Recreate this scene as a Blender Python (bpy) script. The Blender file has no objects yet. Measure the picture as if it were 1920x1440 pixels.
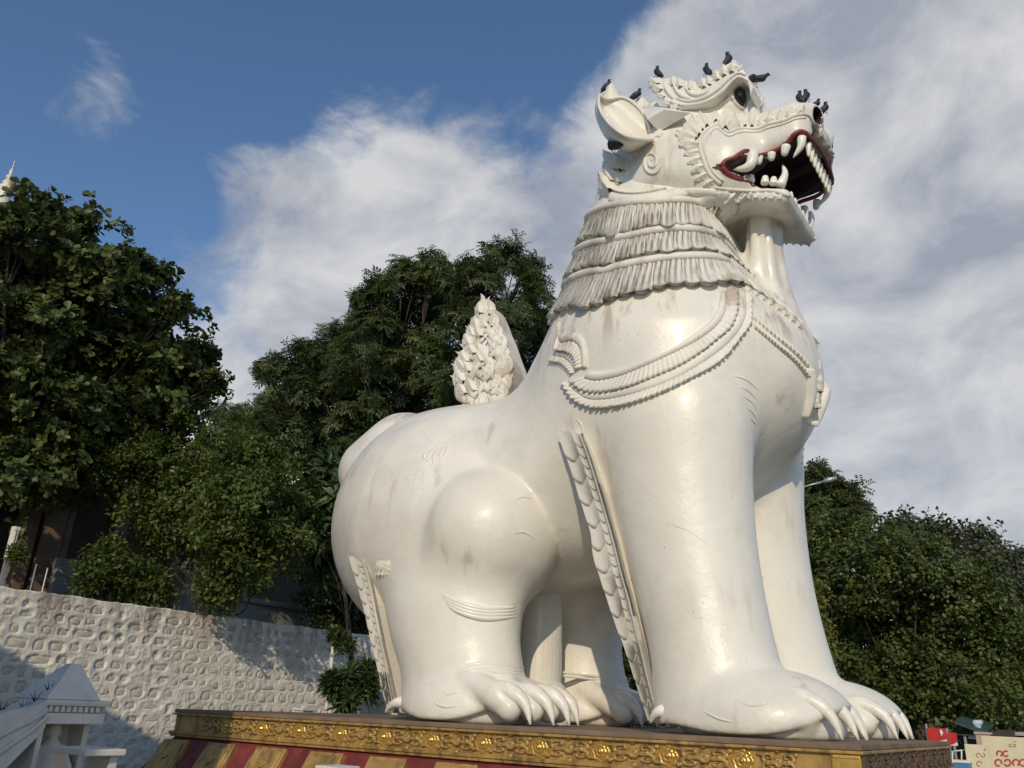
import bpy, bmesh, math, random
import numpy as np
from mathutils import Vector, Matrix
from mathutils.bvhtree import BVHTree

# ------------------------------------------------------------------ camera
SC = bpy.context.scene
COL = SC.collection
EYE = np.array([0.0, -11.7, 0.18])
F_PX, CX, CY = 1553.0, 960.0, 720.0
PITCH, ROLL, YAW = math.radians(21.5), math.radians(2.3), math.radians(35.0)
FW = np.array([-math.sin(YAW)*math.cos(PITCH), math.cos(YAW)*math.cos(PITCH), math.sin(PITCH)])
_r0 = np.array([math.cos(YAW), math.sin(YAW), 0.0]); _u0 = np.cross(_r0, FW)
RT = math.cos(ROLL)*_r0 + math.sin(ROLL)*_u0
UP = -math.sin(ROLL)*_r0 + math.cos(ROLL)*_u0
cam_data = bpy.data.cameras.new('camera'); cam = bpy.data.objects.new('camera', cam_data)
COL.objects.link(cam)
cam.matrix_world = Matrix(((RT[0], UP[0], -FW[0], EYE[0]), (RT[1], UP[1], -FW[1], EYE[1]),
                           (RT[2], UP[2], -FW[2], EYE[2]), (0, 0, 0, 1)))
cam_data.sensor_width = 36.0
cam_data.lens = F_PX/1920.0*36.0
cam_data.clip_start = 0.05; cam_data.clip_end = 6000.0
SC.camera = cam

# ------------------------------------------------------------------ light
SUN_AZ = math.radians(26.5)     # from -Y towards +X
SUN_EL = math.radians(27.0)
SUN_DIR = np.array([math.sin(SUN_AZ)*math.cos(SUN_EL), -math.cos(SUN_AZ)*math.cos(SUN_EL), math.sin(SUN_EL)])
sun_data = bpy.data.lights.new('sun', 'SUN'); sun = bpy.data.objects.new('sun', sun_data)
COL.objects.link(sun)
sun_data.energy = 2.6; sun_data.angle = math.radians(0.55); sun_data.color = (1.0, 0.85, 0.62)
sun.rotation_euler = Vector(tuple(-SUN_DIR)).to_track_quat('-Z', 'Y').to_euler()
sun.location = (20, -40, 30)

# ------------------------------------------------------------------ world: nishita sky with broken cloud
W = bpy.data.worlds.new('World'); SC.world = W; W.use_nodes = True
WT = W.node_tree; WT.nodes.clear()
def wn(t, **kw):
    n = WT.nodes.new(t)
    for k, v in kw.items(): setattr(n, k, v)
    return n
def wmath(op, a, b=None, clamp=False):
    n = wn('ShaderNodeMath', operation=op, use_clamp=clamp)
    for i, v in enumerate((a, b)):
        if v is None: continue
        if isinstance(v, (int, float)): n.inputs[i].default_value = v
        else: WT.links.new(v, n.inputs[i])
    return n.outputs[0]
sky = wn('ShaderNodeTexSky', sky_type='NISHITA', sun_disc=False)
sky.sun_elevation = SUN_EL
sky.sun_rotation = math.atan2(SUN_DIR[0], SUN_DIR[1])
sky.altitude = 80.0; sky.air_density = 1.0; sky.dust_density = 0.2; sky.ozone_density = 3.0
geo = wn('ShaderNodeTexCoord')
nrm = wn('ShaderNodeVectorMath', operation='NORMALIZE'); WT.links.new(geo.outputs['Generated'], nrm.inputs[0])
sep = wn('ShaderNodeSeparateXYZ'); WT.links.new(nrm.outputs[0], sep.inputs[0])
# project the direction on a flat cloud layer: (x/z, y/z)
zc = wmath('MAXIMUM', wmath('ADD', sep.outputs[2], 0.12), 0.04)
lx = wmath('DIVIDE', sep.outputs[0], zc); ly = wmath('DIVIDE', sep.outputs[1], zc)
lay = wn('ShaderNodeCombineXYZ'); WT.links.new(lx, lay.inputs[0]); WT.links.new(ly, lay.inputs[1])
def cloud_noise(rot, scale, detail, rough, loc=(0, 0, 0), dist=0.0):
    mp = wn('ShaderNodeMapping'); mp.inputs['Rotation'].default_value = (0, 0, rot)
    mp.inputs['Scale'].default_value = scale; mp.inputs['Location'].default_value = loc
    WT.links.new(lay.outputs[0], mp.inputs[0])
    t = wn('ShaderNodeTexNoise'); t.inputs['Scale'].default_value = 1.0
    t.inputs['Detail'].default_value = detail; t.inputs['Roughness'].default_value = rough
    t.inputs['Distortion'].default_value = dist
    WT.links.new(mp.outputs[0], t.inputs['Vector'])
    return t.outputs[0]
# broad banks of cloud and clear patches, each a soft lobe round a compass direction
def lobe(az, el, width, wt):
    """az degrees from +Y towards +X, el degrees up, width degrees"""
    d = (math.sin(math.radians(az))*math.cos(math.radians(el)), math.cos(math.radians(az))*math.cos(math.radians(el)), math.sin(math.radians(el)))
    n = wn('ShaderNodeVectorMath', operation='DOT_PRODUCT'); WT.links.new(nrm.outputs[0], n.inputs[0]); n.inputs[1].default_value = d
    r = wn('ShaderNodeMapRange', interpolation_type='SMOOTHSTEP'); r.inputs['From Min'].default_value = math.cos(math.radians(width*1.6)); r.inputs['From Max'].default_value = 1.0
    r.inputs['To Min'].default_value = 0.0; r.inputs['To Max'].default_value = wt
    WT.links.new(n.outputs['Value'], r.inputs['Value']); return r.outputs[0]
LOBES = [  # azimuth, elevation, width, weight
    (-55.0, 23.5, 13, 0.50), (-44.2, 33.2, 9, 0.36), (-34.1, 38.0, 9, 0.40), (-22.8, 40.1, 7, 0.25), (-2.5, 35.4, 17, 0.55), (-6.2, 20.1, 20, 0.5), (-72.5, 37.0, 5.5, 0.36), (-57.2, 39.8, 20, -0.28), (-23.5, 45.5, 11, -0.34), (-44.5, 44.5, 12, -0.24), (-66.0, 32.0, 9, -0.2)]
bank = None
for lb in LOBES:
    o_ = lobe(*lb); bank = o_ if bank is None else wmath('ADD', bank, o_)
def dir_noise(scale, detail, rough, loc, dist, zsq=1.45):
    mp = wn('ShaderNodeMapping'); mp.inputs['Scale'].default_value = (scale, scale, scale*zsq); mp.inputs['Location'].default_value = loc
    mp.inputs['Rotation'].default_value = (0.25, -0.2, 0.3)
    WT.links.new(nrm.outputs[0], mp.inputs[0])
    t = wn('ShaderNodeTexNoise'); t.inputs['Scale'].default_value = 1.0; t.inputs['Detail'].default_value = detail
    t.inputs['Roughness'].default_value = rough; t.inputs['Distortion'].default_value = dist; WT.links.new(mp.outputs[0], t.inputs['Vector']); return t.outputs[0]
n_big = dir_noise(3.4, 8.0, 0.56, (3.1, 1.7, 0.4), 0.35)
n_fine = dir_noise(11.0, 9.0, 0.60, (7.3, 2.2, 1.0), 0.5)
cov = wmath('ADD', wmath('ADD', wmath('MULTIPLY', n_big, 0.95), wmath('MULTIPLY', n_fine, 0.62)), bank)
dens = wn('ShaderNodeMapRange', interpolation_type='SMOOTHSTEP')
dens.inputs['From Min'].default_value = 0.80; dens.inputs['From Max'].default_value = 1.10
WT.links.new(cov, dens.inputs['Value'])
n_sh = dir_noise(5.5, 8.0, 0.58, (1.3, 6.4, 0), 0.4, 1.5)
ccol = wn('ShaderNodeMixRGB'); ccol.inputs[1].default_value = (2.7, 2.95, 3.5, 1); ccol.inputs[2].default_value = (5.5, 5.5, 5.55, 1)
shf = wn('ShaderNodeMapRange'); shf.inputs['From Min'].default_value = 0.34; shf.inputs['From Max'].default_value = 0.62
WT.links.new(n_sh, shf.inputs['Value']); WT.links.new(shf.outputs[0], ccol.inputs[0])
mixc = wn('ShaderNodeMixRGB'); WT.links.new(wmath('MULTIPLY', dens.outputs[0], 0.95), mixc.inputs[0])
hs = wn('ShaderNodeHueSaturation'); hs.inputs['Saturation'].default_value = 1.06; WT.links.new(sky.outputs[0], hs.inputs['Color'])
WT.links.new(hs.outputs[0], mixc.inputs[1]); WT.links.new(ccol.outputs[0], mixc.inputs[2])
bg = wn('ShaderNodeBackground'); bg.inputs['Strength'].default_value = 0.13
WT.links.new(mixc.outputs[0], bg.inputs['Color'])
wo = wn('ShaderNodeOutputWorld'); WT.links.new(bg.outputs[0], wo.inputs['Surface'])

SC.view_settings.view_transform = 'Standard'; SC.view_settings.look = 'None'
SC.view_settings.exposure = -0.06; SC.view_settings.gamma = 1.0
SC.view_settings.use_curve_mapping = False

# ------------------------------------------------------------------ helpers
rng = np.random.default_rng(7); random.seed(7)
def ray(px, py):
    d = RT*(px-CX)/F_PX - UP*(py-CY)/F_PX + FW
    return d/np.linalg.norm(d)
def at_y(px, py, Y):
    d = ray(px, py); return EYE + d*((Y-EYE[1])/d[1])
def at_x(px, py, X):
    d = ray(px, py); return EYE + d*((X-EYE[0])/d[0])
def at_dist(px, py, D):
    return EYE + ray(px, py)*D
def tag(o, label=None, category=None, group=None, kind=None):
    if label: o['label'] = label
    if category: o['category'] = category
    if group: o['group'] = group
    if kind: o['kind'] = kind
    return o
def empty(name, loc=(0, 0, 0)):
    o = bpy.data.objects.new(name, None); COL.objects.link(o)
    o.location = tuple(float(v) for v in loc); o.empty_display_size = 0.2
    return o
def link(name, me, mat=None, parent=None):
    o = bpy.data.objects.new(name, me); COL.objects.link(o)
    if mat is not None and len(me.materials) == 0: me.materials.append(mat)
    if parent is not None:
        o.parent = parent
        o.matrix_parent_inverse = Matrix.Identity(4)
    return o
def np_mesh(name, V, Fc, smooth=True):
    """V (n,3), Fc list/array of faces all of one size, or list of mixed"""
    me = bpy.data.meshes.new(name)
    V = np.asarray(V, dtype=np.float32)
    if isinstance(Fc, np.ndarray):
        k = Fc.shape[1]; n = Fc.shape[0]
        me.vertices.add(len(V)); me.vertices.foreach_set('co', V.ravel())
        me.loops.add(n*k); me.loops.foreach_set('vertex_index', Fc.astype(np.int32).ravel())
        me.polygons.add(n)
        me.polygons.foreach_set('loop_start', np.arange(0, n*k, k, dtype=np.int32))
        me.polygons.foreach_set('loop_total', np.full(n, k, dtype=np.int32))
        if smooth: me.polygons.foreach_set('use_smooth', np.ones(n, dtype=bool))
        me.update(calc_edges=True); me.validate()
    else:
        me.from_pydata([tuple(map(float, v)) for v in V], [], [tuple(int(i) for i in f) for f in Fc])
        if smooth: me.polygons.foreach_set('use_smooth', np.ones(len(me.polygons), dtype=bool))
        me.update()
    return me
class MB:
    """collects simple solids into one mesh"""
    def __init__(s): s.v = []; s.f = []
    def add(s, V, Fc):
        o = len(s.v); s.v += [tuple(float(c) for c in v) for v in V]; s.f += [tuple(int(i)+o for i in f) for f in Fc]; return s
    def box(s, a, b):
        (x0, y0, z0), (x1, y1, z1) = a, b
        return s.add([(x0,y0,z0),(x1,y0,z0),(x1,y1,z0),(x0,y1,z0),(x0,y0,z1),(x1,y0,z1),(x1,y1,z1),(x0,y1,z1)],
                     [(3,2,1,0),(4,5,6,7),(0,1,5,4),(1,2,6,5),(2,3,7,6),(3,0,4,7)])
    def tube(s, pts, rad, n=8, caps=True):
        V, Fc = tube_np(pts, rad, n, caps); return s.add(V, Fc)
    def mesh(s, name, smooth=False): return np_mesh(name, np.array(s.v), s.f, smooth)
    def build(s, name, mat, parent=None, smooth=False, bevel=0.0):
        me = s.mesh(name, smooth)
        if bevel:
            bm = bmesh.new(); bm.from_mesh(me)
            bmesh.ops.bevel(bm, geom=bm.edges[:], offset=bevel, segments=2, affect='EDGES', profile=0.6)
            bm.to_mesh(me); bm.free()
        return link(name, me, mat, parent)
def frames(P):
    P = np.asarray(P, float); n = len(P)
    T = np.gradient(P, axis=0); T /= np.linalg.norm(T, axis=1)[:, None]+1e-12
    a = np.array([0, 0, 1.0]) if abs(T[0][2]) < 0.9 else np.array([1.0, 0, 0])
    N = np.zeros_like(P); N[0] = np.cross(T[0], a); N[0] /= np.linalg.norm(N[0])
    for i in range(1, n):
        v = N[i-1]-T[i]*(N[i-1]@T[i]); N[i] = v/(np.linalg.norm(v)+1e-12)
    return T, N, np.cross(T, N)
def tube_np(pts, rad, n=8, caps=True):
    P = np.asarray(pts, float); m = len(P)
    R_ = np.full(m, rad, float) if np.isscalar(rad) else np.asarray(rad, float)
    T, N, B = frames(P)
    a = np.linspace(0, 2*math.pi, n, endpoint=False)
    V = (P[:, None, :]+R_[:, None, None]*(np.cos(a)[None, :, None]*N[:, None, :]+np.sin(a)[None, :, None]*B[:, None, :])).reshape(-1, 3)
    Fc = [(i*n+j, i*n+(j+1) % n, (i+1)*n+(j+1) % n, (i+1)*n+j) for i in range(m-1) for j in range(n)]
    if caps: Fc += [tuple(range(n-1, -1, -1)), tuple((m-1)*n+j for j in range(n))]
    return V, Fc
def resample(P, n):
    P = np.asarray(P, float)
    d = np.r_[0, np.cumsum(np.linalg.norm(np.diff(P, axis=0), axis=1))]
    t = np.linspace(0, d[-1], n)
    return np.stack([np.interp(t, d, P[:, k]) for k in range(P.shape[1])], 1)
def spline(P, n):
    """catmull-rom through P, n samples evenly by length"""
    P = np.asarray(P, float)
    Q = np.vstack([2*P[0]-P[1], P, 2*P[-1]-P[-2]]); out = []
    for i in range(1, len(Q)-2):
        t = np.linspace(0, 1, 12, endpoint=False)[:, None]
        p0, p1, p2, p3 = Q[i-1], Q[i], Q[i+1], Q[i+2]
        out.append(0.5*((2*p1)+(-p0+p2)*t+(2*p0-5*p1+4*p2-p3)*t**2+(-p0+3*p1-3*p2+p3)*t**3))
    out.append(P[-1][None]); return resample(np.vstack(out), n)

# ------------------------------------------------------------------ materials
class NT:
    def __init__(s, name):
        s.m = bpy.data.materials.new(name); s.m.use_nodes = True; s.t = s.m.node_tree; s.t.nodes.clear()
        s.out = s.n('ShaderNodeOutputMaterial'); s.p = s.n('ShaderNodeBsdfPrincipled')
        s.t.links.new(s.p.outputs[0], s.out.inputs['Surface'])
        s.tc = s.n('ShaderNodeTexCoord')
    def n(s, t, **kw):
        x = s.t.nodes.new(t)
        for k, v in kw.items(): setattr(x, k, v)
        return x
    def l(s, a, b): s.t.links.new(a, b); return s
    def set(s, i, v):
        if hasattr(v, 'is_linked') or isinstance(v, bpy.types.NodeSocket): s.l(v, i)
        elif isinstance(v, (tuple, list)) and len(v) == 3 and i.type == 'RGBA': i.default_value = (*v, 1)
        else: i.default_value = v
    def P(s, **kw):
        for k, v in kw.items(): s.set(s.p.inputs[k.replace('_', ' ')], v)
        return s
    def noise(s, scale, detail=4, rough=0.5, vec=None, stretch=None, dist=0.0, space='Object', loc=(0,0,0)):
        v = vec or s.tc.outputs[space]
        if stretch or any(loc):
            mp = s.n('ShaderNodeMapping'); mp.inputs['Scale'].default_value = stretch or (1,1,1); mp.inputs['Location'].default_value = loc
            s.l(v, mp.inputs[0]); v = mp.outputs[0]
        t = s.n('ShaderNodeTexNoise'); t.inputs['Scale'].default_value = scale; t.inputs['Detail'].default_value = detail
        t.inputs['Roughness'].default_value = rough; t.inputs['Distortion'].default_value = dist; s.l(v, t.inputs['Vector'])
        return t.outputs[0]
    def ramp(s, val, a, b, lo=0.0, hi=1.0, smooth=True):
        r = s.n('ShaderNodeMapRange'); 
        if smooth: r.interpolation_type = 'SMOOTHSTEP'
        r.inputs['From Min'].default_value = a; r.inputs['From Max'].default_value = b
        r.inputs['To Min'].default_value = lo; r.inputs['To Max'].default_value = hi
        s.l(val, r.inputs['Value']); return r.outputs[0]
    def mix(s, fac, a, b, blend='MIX'):
        m = s.n('ShaderNodeMixRGB', blend_type=blend)
        s.set(m.inputs[0], fac); s.set(m.inputs[1], a); s.set(m.inputs[2], b); return m.outputs[0]
    def math(s, op, a, b=0.0, clamp=False):
        m = s.n('ShaderNodeMath', operation=op, use_clamp=clamp); s.set(m.inputs[0], a); s.set(m.inputs[1], b); return m.outputs[0]
    def bump(s, h, strength=0.3, dist=0.02):
        b = s.n('ShaderNodeBump'); b.inputs['Strength'].default_value = strength; b.inputs['Distance'].default_value = dist
        s.l(h, b.inputs['Height']); s.l(b.outputs[0], s.p.inputs['Normal']); return s
def simple_mat(name, col, rough=0.6, var=0.15, scale=3.0, metallic=0.0, bump=0.0, bscale=30.0, spec=0.5):
    t = NT(name)
    n = t.noise(scale, 5, 0.6)
    c1 = tuple(c*(1-var) for c in col); c2 = tuple(min(1, c*(1+var)) for c in col)
    t.P(Base_Color=t.mix(t.ramp(n, 0.3, 0.7), c1, c2), Roughness=rough, Metallic=metallic)
    t.p.inputs['Specular IOR Level'].default_value = spec
    if bump: t.bump(t.noise(bscale, 4, 0.6), bump, 0.02)
    return t.m

# ================================================================== setting
GZ = -1.42
def ground_mat():
    t = NT('dusty_paving'); n = t.noise(0.6, 8, 0.6); f = t.noise(14, 5, 0.6)
    c = t.mix(t.ramp(n, 0.3, 0.7), (0.13, 0.115, 0.095), (0.18, 0.165, 0.14)); c = t.mix(t.ramp(f, 0.5, 0.9, 0, 0.4), c, (0.2, 0.18, 0.15))
    t.P(Base_Color=c, Roughness=0.85); t.bump(f, 0.3, 0.03); return t.m
mb = MB(); mb.add([(-900, -900, GZ), (900, -900, GZ), (900, 1500, GZ), (-900, 1500, GZ)], [(0, 1, 2, 3)])
tag(mb.build('ground', ground_mat()), kind='structure')

# ------------------------------------------------------------------ plinth
def gold_mat():
    t = NT('gold_paint'); n = t.noise(3.0, 6, 0.65); st = t.noise(2.2, 5, 0.6, stretch=(3.5, 3.5, 0.5))
    c = t.mix(t.ramp(n, 0.3, 0.72), (0.37, 0.225, 0.07), (0.54, 0.35, 0.115))
    d = t.math('MULTIPLY', t.ramp(st, 0.46, 0.66), 0.72); c = t.mix(d, c, (0.12, 0.08, 0.045))
    t.P(Base_Color=c, Metallic=0.28, Roughness=t.ramp(t.noise(7, 4, 0.6), 0.3, 0.7, 0.38, 0.62)); t.bump(t.noise(30, 4, 0.6), 0.25, 0.01); return t.m
def gold_bright():
    t = NT('gold_leaf_bright'); n = t.noise(6.0, 4, 0.6)
    t.P(Base_Color=t.mix(t.ramp(n, 0.3, 0.7), (0.52, 0.30, 0.07), (0.72, 0.46, 0.13)), Metallic=0.6, Roughness=0.3); return t.m
M_GOLD = gold_mat(); M_GOLD2 = gold_bright()
M_REDW = simple_mat('red_oxide_paint', (0.175, 0.030, 0.028), 0.6, 0.4, 2.5, bump=0.15, bscale=20)
def top_mat():
    t = NT('plinth_top_stained'); n = t.noise(1.5, 7, 0.65)
    t.P(Base_Color=t.mix(t.ramp(n, 0.35, 0.7), (0.16, 0.11, 0.075), (0.25, 0.18, 0.12)), Roughness=0.8); t.bump(t.noise(18, 5, 0.6), 0.3, 0.02); return t.m
M_TOP = top_mat()
PX0, PX1, PW = -12.8, -2.08, 2.7
plinth = empty('statue_plinth', (0, 0, 0)); tag(plinth, 'long gold and red statue plinth with rosette frieze under the white lion', 'plinth')
mb = MB(); mb.box((PX0, -PW, -0.055), (PX1, PW, 0.0)); mb.build('top_slab', M_TOP, plinth, bevel=0.012)
fr = MB(); fr.box((PX0+0.03, -PW+0.03, -0.36), (PX1-0.03, PW-0.03, -0.058)); frieze = fr.build('frieze', M_GOLD, plinth, bevel=0.008)
for nm, z0, z1, o_ in (('cornice_moulding', -0.088, -0.058, 0.02), ('base_moulding', -0.372, -0.330, 0.03), ('base_moulding', -0.41, -0.375, 0.012)):
    for (a, b) in (((PX0-o_, -PW-o_, z0), (PX1+o_, -PW+0.06, z1)), ((PX1-0.06, -PW+0.061, z0), (PX1+o_, PW+o_, z1)), ((PX0-o_, -PW+0.061, z0), (PX0+0.06, PW+o_, z1)), ((PX0+0.061, PW-0.06, z0), (PX1-0.061, PW+o_, z1))):
        m_ = MB(); m_.box(a, b); m_.build(nm, M_GOLD, frieze, bevel=0.008)
# rosettes and scrolls
def rosette_mesh():
    V = []; na, nr = 48, 12
    for i in range(nr):
        r = i/(nr-1)
        for j in range(na):
            a = 2*math.pi*j/na
            pet = abs(math.cos(a*4)) ; pet2 = abs(math.cos(a*3+0.5))
            R_ = r*(0.86+0.14*pet) if r > 0.5 else r*(0.92+0.08*pet2)
            h = 0.30*math.exp(-(r/0.22)**2)+0.16*math.exp(-((r-0.45)/0.10)**2)*(0.6+0.4*pet2)+0.13*math.exp(-((r-0.80)/0.12)**2)*(0.55+0.45*pet)
            V.append((R_*math.cos(a), -(h if i < nr-1 else -0.05), R_*math.sin(a)))
    Fc = np.array([(i*na+j, (i+1)*na+j, (i+1)*na+(j+1) % na, i*na+(j+1) % na) for i in range(nr-1) for j in range(na)])
    return np_mesh('rosette', np.array(V), Fc)
def scroll_mesh():
    b = MB(); t = np.linspace(0, 1, 26)
    for sx in (1, -1):
        for sz in (1, -1):
            a = t*4.4*math.pi/2*1.2; r = 0.30*(1-t)+0.03
            P = np.stack([sx*(0.34-r*np.cos(a)), np.zeros(26)-0.04, sz*(0.27-0.9*r*np.sin(a)-0.06)], 1)
            b.tube(P, 0.075*(1-t)+0.035, 5)
    for sx, sz, an in ((0.0, 0.0, 0), (0.62, 0.32, 0.7), (-0.62, 0.32, 2.4), (0.62, -0.32, -0.7), (-0.62, -0.32, -2.4), (0, 0.5, 1.57), (0, -0.5, -1.57), (0.32, 0.02, 0.3), (-0.32, -0.02, 3.4)):
        P = np.array([(sx+0.17*u*math.cos(an+0.7*u), -0.03-0.05*math.sin(math.pi*u), sz+0.17*u*math.sin(an+0.7*u)) for u in np.linspace(-1, 1, 7)])
        b.tube(P, 0.10*np.sin(np.linspace(0.2, math.pi-0.2, 7)), 5)
    return b.mesh('frieze_scroll', True)
ROS, SCR = rosette_mesh(), scroll_mesh(); ROS.materials.append(M_GOLD2); SCR.materials.append(M_GOLD)
ros_x = [at_y(px, 1372+0.06*(px-487)*0.9, -PW)[0] for px in (487, 560, 640, 720, 810, 905, 1017, 1133, 1258, 1390)]
step = (ros_x[-1]-ros_x[0])/9.0
ros_x = [ros_x[0]+i*step for i in range(-1, 10)]
def orn(name, me, loc, rz, s, sx=1.0):
    o = bpy.data.objects.new(name, me); COL.objects.link(o); o.parent = frieze; o.location = loc; o.rotation_euler = (0, 0, rz); o.scale = (s*sx, s, s); return o
for i, x in enumerate(ros_x):
    orn('rosette', ROS, (x, -PW+0.028, -0.208), 0, 0.132)
    if i < len(ros_x)-1: orn('frieze_scroll', SCR, (x+step/2, -PW+0.028, -0.208), 0, 0.222, 1.95)
orn('frieze_scroll', SCR, (ros_x[0]-step*0.45, -PW+0.028, -0.208), 0, 0.215, 1.5)
orn('frieze_scroll', SCR, (ros_x[-1]+step*0.45, -PW+0.028, -0.208), 0, 0.215, 1.3)
def shaded_gold():  # brown flecked gilding: the end face's grazing shade is put into its colour
    t = NT('shaded_gilding'); n = t.noise(16.0, 5, 0.7); d = t.ramp(n, 0.56, 0.66)
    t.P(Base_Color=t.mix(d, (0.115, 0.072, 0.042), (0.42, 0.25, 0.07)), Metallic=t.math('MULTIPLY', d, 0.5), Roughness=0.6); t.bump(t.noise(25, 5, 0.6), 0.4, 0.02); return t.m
M_SHADED = shaded_gold(); SCR2 = SCR.copy(); SCR2.materials.clear(); SCR2.materials.append(M_SHADED)
m_ = MB(); m_.box((PX1-0.029, -PW+0.062, -0.328), (PX1-0.006, PW-0.03, -0.090)); m_.build('end_panel', M_SHADED, frieze)
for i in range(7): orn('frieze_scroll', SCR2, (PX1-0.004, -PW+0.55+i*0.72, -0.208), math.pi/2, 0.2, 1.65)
# plain corner panel with a beaded border
xa_ = at_y(1556, 1400, -PW)[0]
m_ = MB(); m_.box((xa_, -PW+0.005, -0.327), (PX1-0.012, -PW+0.045, -0.092)); pan = m_.build('corner_panel', M_GOLD2, frieze, bevel=0.006)
nb_ = 12
BEAD = MB(); BEAD.tube([(0, 0, -0.011), (0, 0, 0.011)], 0.012, 6); bead_me = BEAD.mesh('bead'); bead_me.materials.append(M_GOLD2)
for i in range(nb_):
    o = bpy.data.objects.new('bead', bead_me); COL.objects.link(o); o.parent = pan; o.location = (xa_+0.03+i*(PX1-0.06-xa_)/(nb_-1), -PW-0.002, -0.112); o.scale = (1.6, 1, 1)
# red flared base with gold slabs
b = MB(); z0, z1, fl = -0.412, GZ+0.03, 0.58
b.add([(PX0+0.05, -PW+0.05, z0), (PX1-0.05, -PW+0.05, z0), (PX1-0.05, PW-0.05, z0), (PX0+0.05, PW-0.05, z0),
       (PX0-fl, -PW-fl, z1), (PX1+fl, -PW-fl, z1), (PX1+fl, PW+fl, z1), (PX0-fl, PW+fl, z1)],
      [(0, 1, 5, 4), (1, 2, 6, 5), (2, 3, 7, 6), (3, 0, 4, 7), (3, 2, 1, 0), (4, 5, 6, 7)])
base = b.build('red_base', M_REDW, plinth)
def slab(cx, w, side):
    """gold petal slab lying on the sloping base; side 0 = long near face, 1 = end face (+x), 2 = end face (-x)"""
    g = []; zt, zbm = z0-0.075, z1+0.02
    k = lambda z: (z0-z)/(z0-z1)
    out = MB()
    for layer, (iw, it, th) in enumerate(((0.0, 0.0, 0.075), (0.05, 0.05, 0.10))):
        a = zt-it; c = zbm+it
        pts = []
        for z in (a, c):
            off = (fl+0.05)*k(z)
            for s in (-1, 1):
                for h in (-0.02, th): pts.append((s*(w/2-iw)*(1+0.10*k(z)), off+h*0.75, z+h*0.55))
        V = []
        for (u, d, z) in pts:
            if side == 0: V.append((cx+u, -PW+0.05-d, z))
            elif side == 1: V.append((PX1-0.05+d, cx+u, z))
            else: V.append((PX0+0.05-d, cx-u, z))
        out.add(V, [(0, 2, 3, 1), (4, 5, 7, 6), (1, 3, 7, 5), (0, 4, 6, 2), (0, 1, 5, 4), (2, 6, 7, 3)])
    me = out.mesh('gold_slab')
    bm = bmesh.new(); bm.from_mesh(me); bmesh.ops.recalc_face_normals(bm, faces=bm.faces[:]); bmesh.ops.bevel(bm, geom=bm.edges[:], offset=0.01, segments=1, affect='EDGES'); bm.to_mesh(me); bm.free()
    o = link('gold_slab', me, M_GOLD, base)
    # raised leaf on the slab
    zl = zt-0.22; off = (fl+0.05)*k(zl)+0.10*0.75
    if side == 0:
        for dz in (0.0, 0.2):
            q = bpy.data.objects.new('slab_boss', ROS); COL.objects.link(q); q.parent = o
            zl = zt-0.2-dz; off = (fl+0.05)*k(zl)+0.085
            q.location = (cx, -PW+0.05-off, zl+0.055); q.rotation_euler = (-0.75, 0, 0); q.scale = (0.10, 0.06, 0.12)
sx_ = [at_y(px, py, -PW-0.02)[0] for px, py in ((336,1377),(424,1382),(521,1389),(623,1395),(737,1403),(862,1411),(1004,1420))]
st_ = (sx_[-1]-sx_[0])/6.0
for i in range(-1, 11):
    x = sx_[0]+i*st_
    if PX0 < x < PX1-0.2: slab(x, st_*0.56, 0)
for i in range(6): slab(-PW+0.5+i*0.85, 0.48, 1); slab(-PW+0.5+i*0.85, 0.48, 2)

# ------------------------------------------------------------------ whitewashed stone wall behind the plinth
WX, WTOP = -18.0, 2.12
def wall_mat(name, c1, c2):
    t = NT(name); n = t.noise(1.1, 7, 0.65); f = t.noise(10, 6, 0.65)
    sz = t.n('ShaderNodeSeparateXYZ'); t.l(t.n('ShaderNodeNewGeometry').outputs['Position'], sz.inputs[0])
    st = t.noise(1.0, 5, 0.6, stretch=(3.2, 3.2, 0.5), space='Object')
    drip = t.math('MULTIPLY', t.ramp(st, 0.42, 0.66), t.ramp(sz.outputs[2], 0.9, 2.1))
    c = t.mix(t.ramp(n, 0.35, 0.7), c1, c2); c = t.mix(t.ramp(f, 0.52, 0.8, 0, 0.5), c, (0.42, 0.36, 0.29))
    c = t.mix(t.math('MULTIPLY', drip, 0.75), c, (0.25, 0.165, 0.115))
    t.P(Base_Color=c, Roughness=0.85); t.bump(t.math('ADD', t.noise(16, 5, 0.65), t.noise(4, 3, 0.5)), 0.5, 0.03); return t.m
M_LIME = wall_mat('limewash', (0.73, 0.68, 0.58), (0.82, 0.785, 0.70)); M_STONE = wall_mat('limewashed_stone', (0.62, 0.555, 0.455), (0.76, 0.70, 0.59))
wall = empty('whitewashed_stone_wall', (WX, 2, GZ)); tag(wall, 'whitewashed rubble stone retaining wall behind the plinth with recessed stones', 'stone wall')
Y0, Y1 = -6.2, 9.0
rw = np.random.default_rng(11); cells = []
z = WTOP-0.14; row = 0
while z > GZ+0.15:
    ch = 0.265+rw.uniform(-0.03, 0.03); y = Y0+rw.uniform(0, 0.3)
    while y < Y1-0.4:
        w = rw.choice([0.16, 0.23, 0.29, 0.36, 0.52], p=[0.18, 0.3, 0.28, 0.16, 0.08])*rw.uniform(0.92, 1.08)
        cells.append((y+w/2+0.05, z-ch/2+rw.uniform(-0.02, 0.02), w/2*rw.uniform(0.78, 0.98), ch/2*rw.uniform(0.50, 0.76), rw.uniform(2.3, 4.2), rw.uniform(0.010, 0.065)))
        y += w+0.095
    z -= ch; row += 1
cells = np.array(cells)
h_ = 0.032; gy = np.arange(Y0, Y1+h_, h_); gz_ = np.arange(GZ, WTOP+1e-6, h_); GY, GZZ = np.meshgrid(gy, gz_, indexing='ij')
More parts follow.
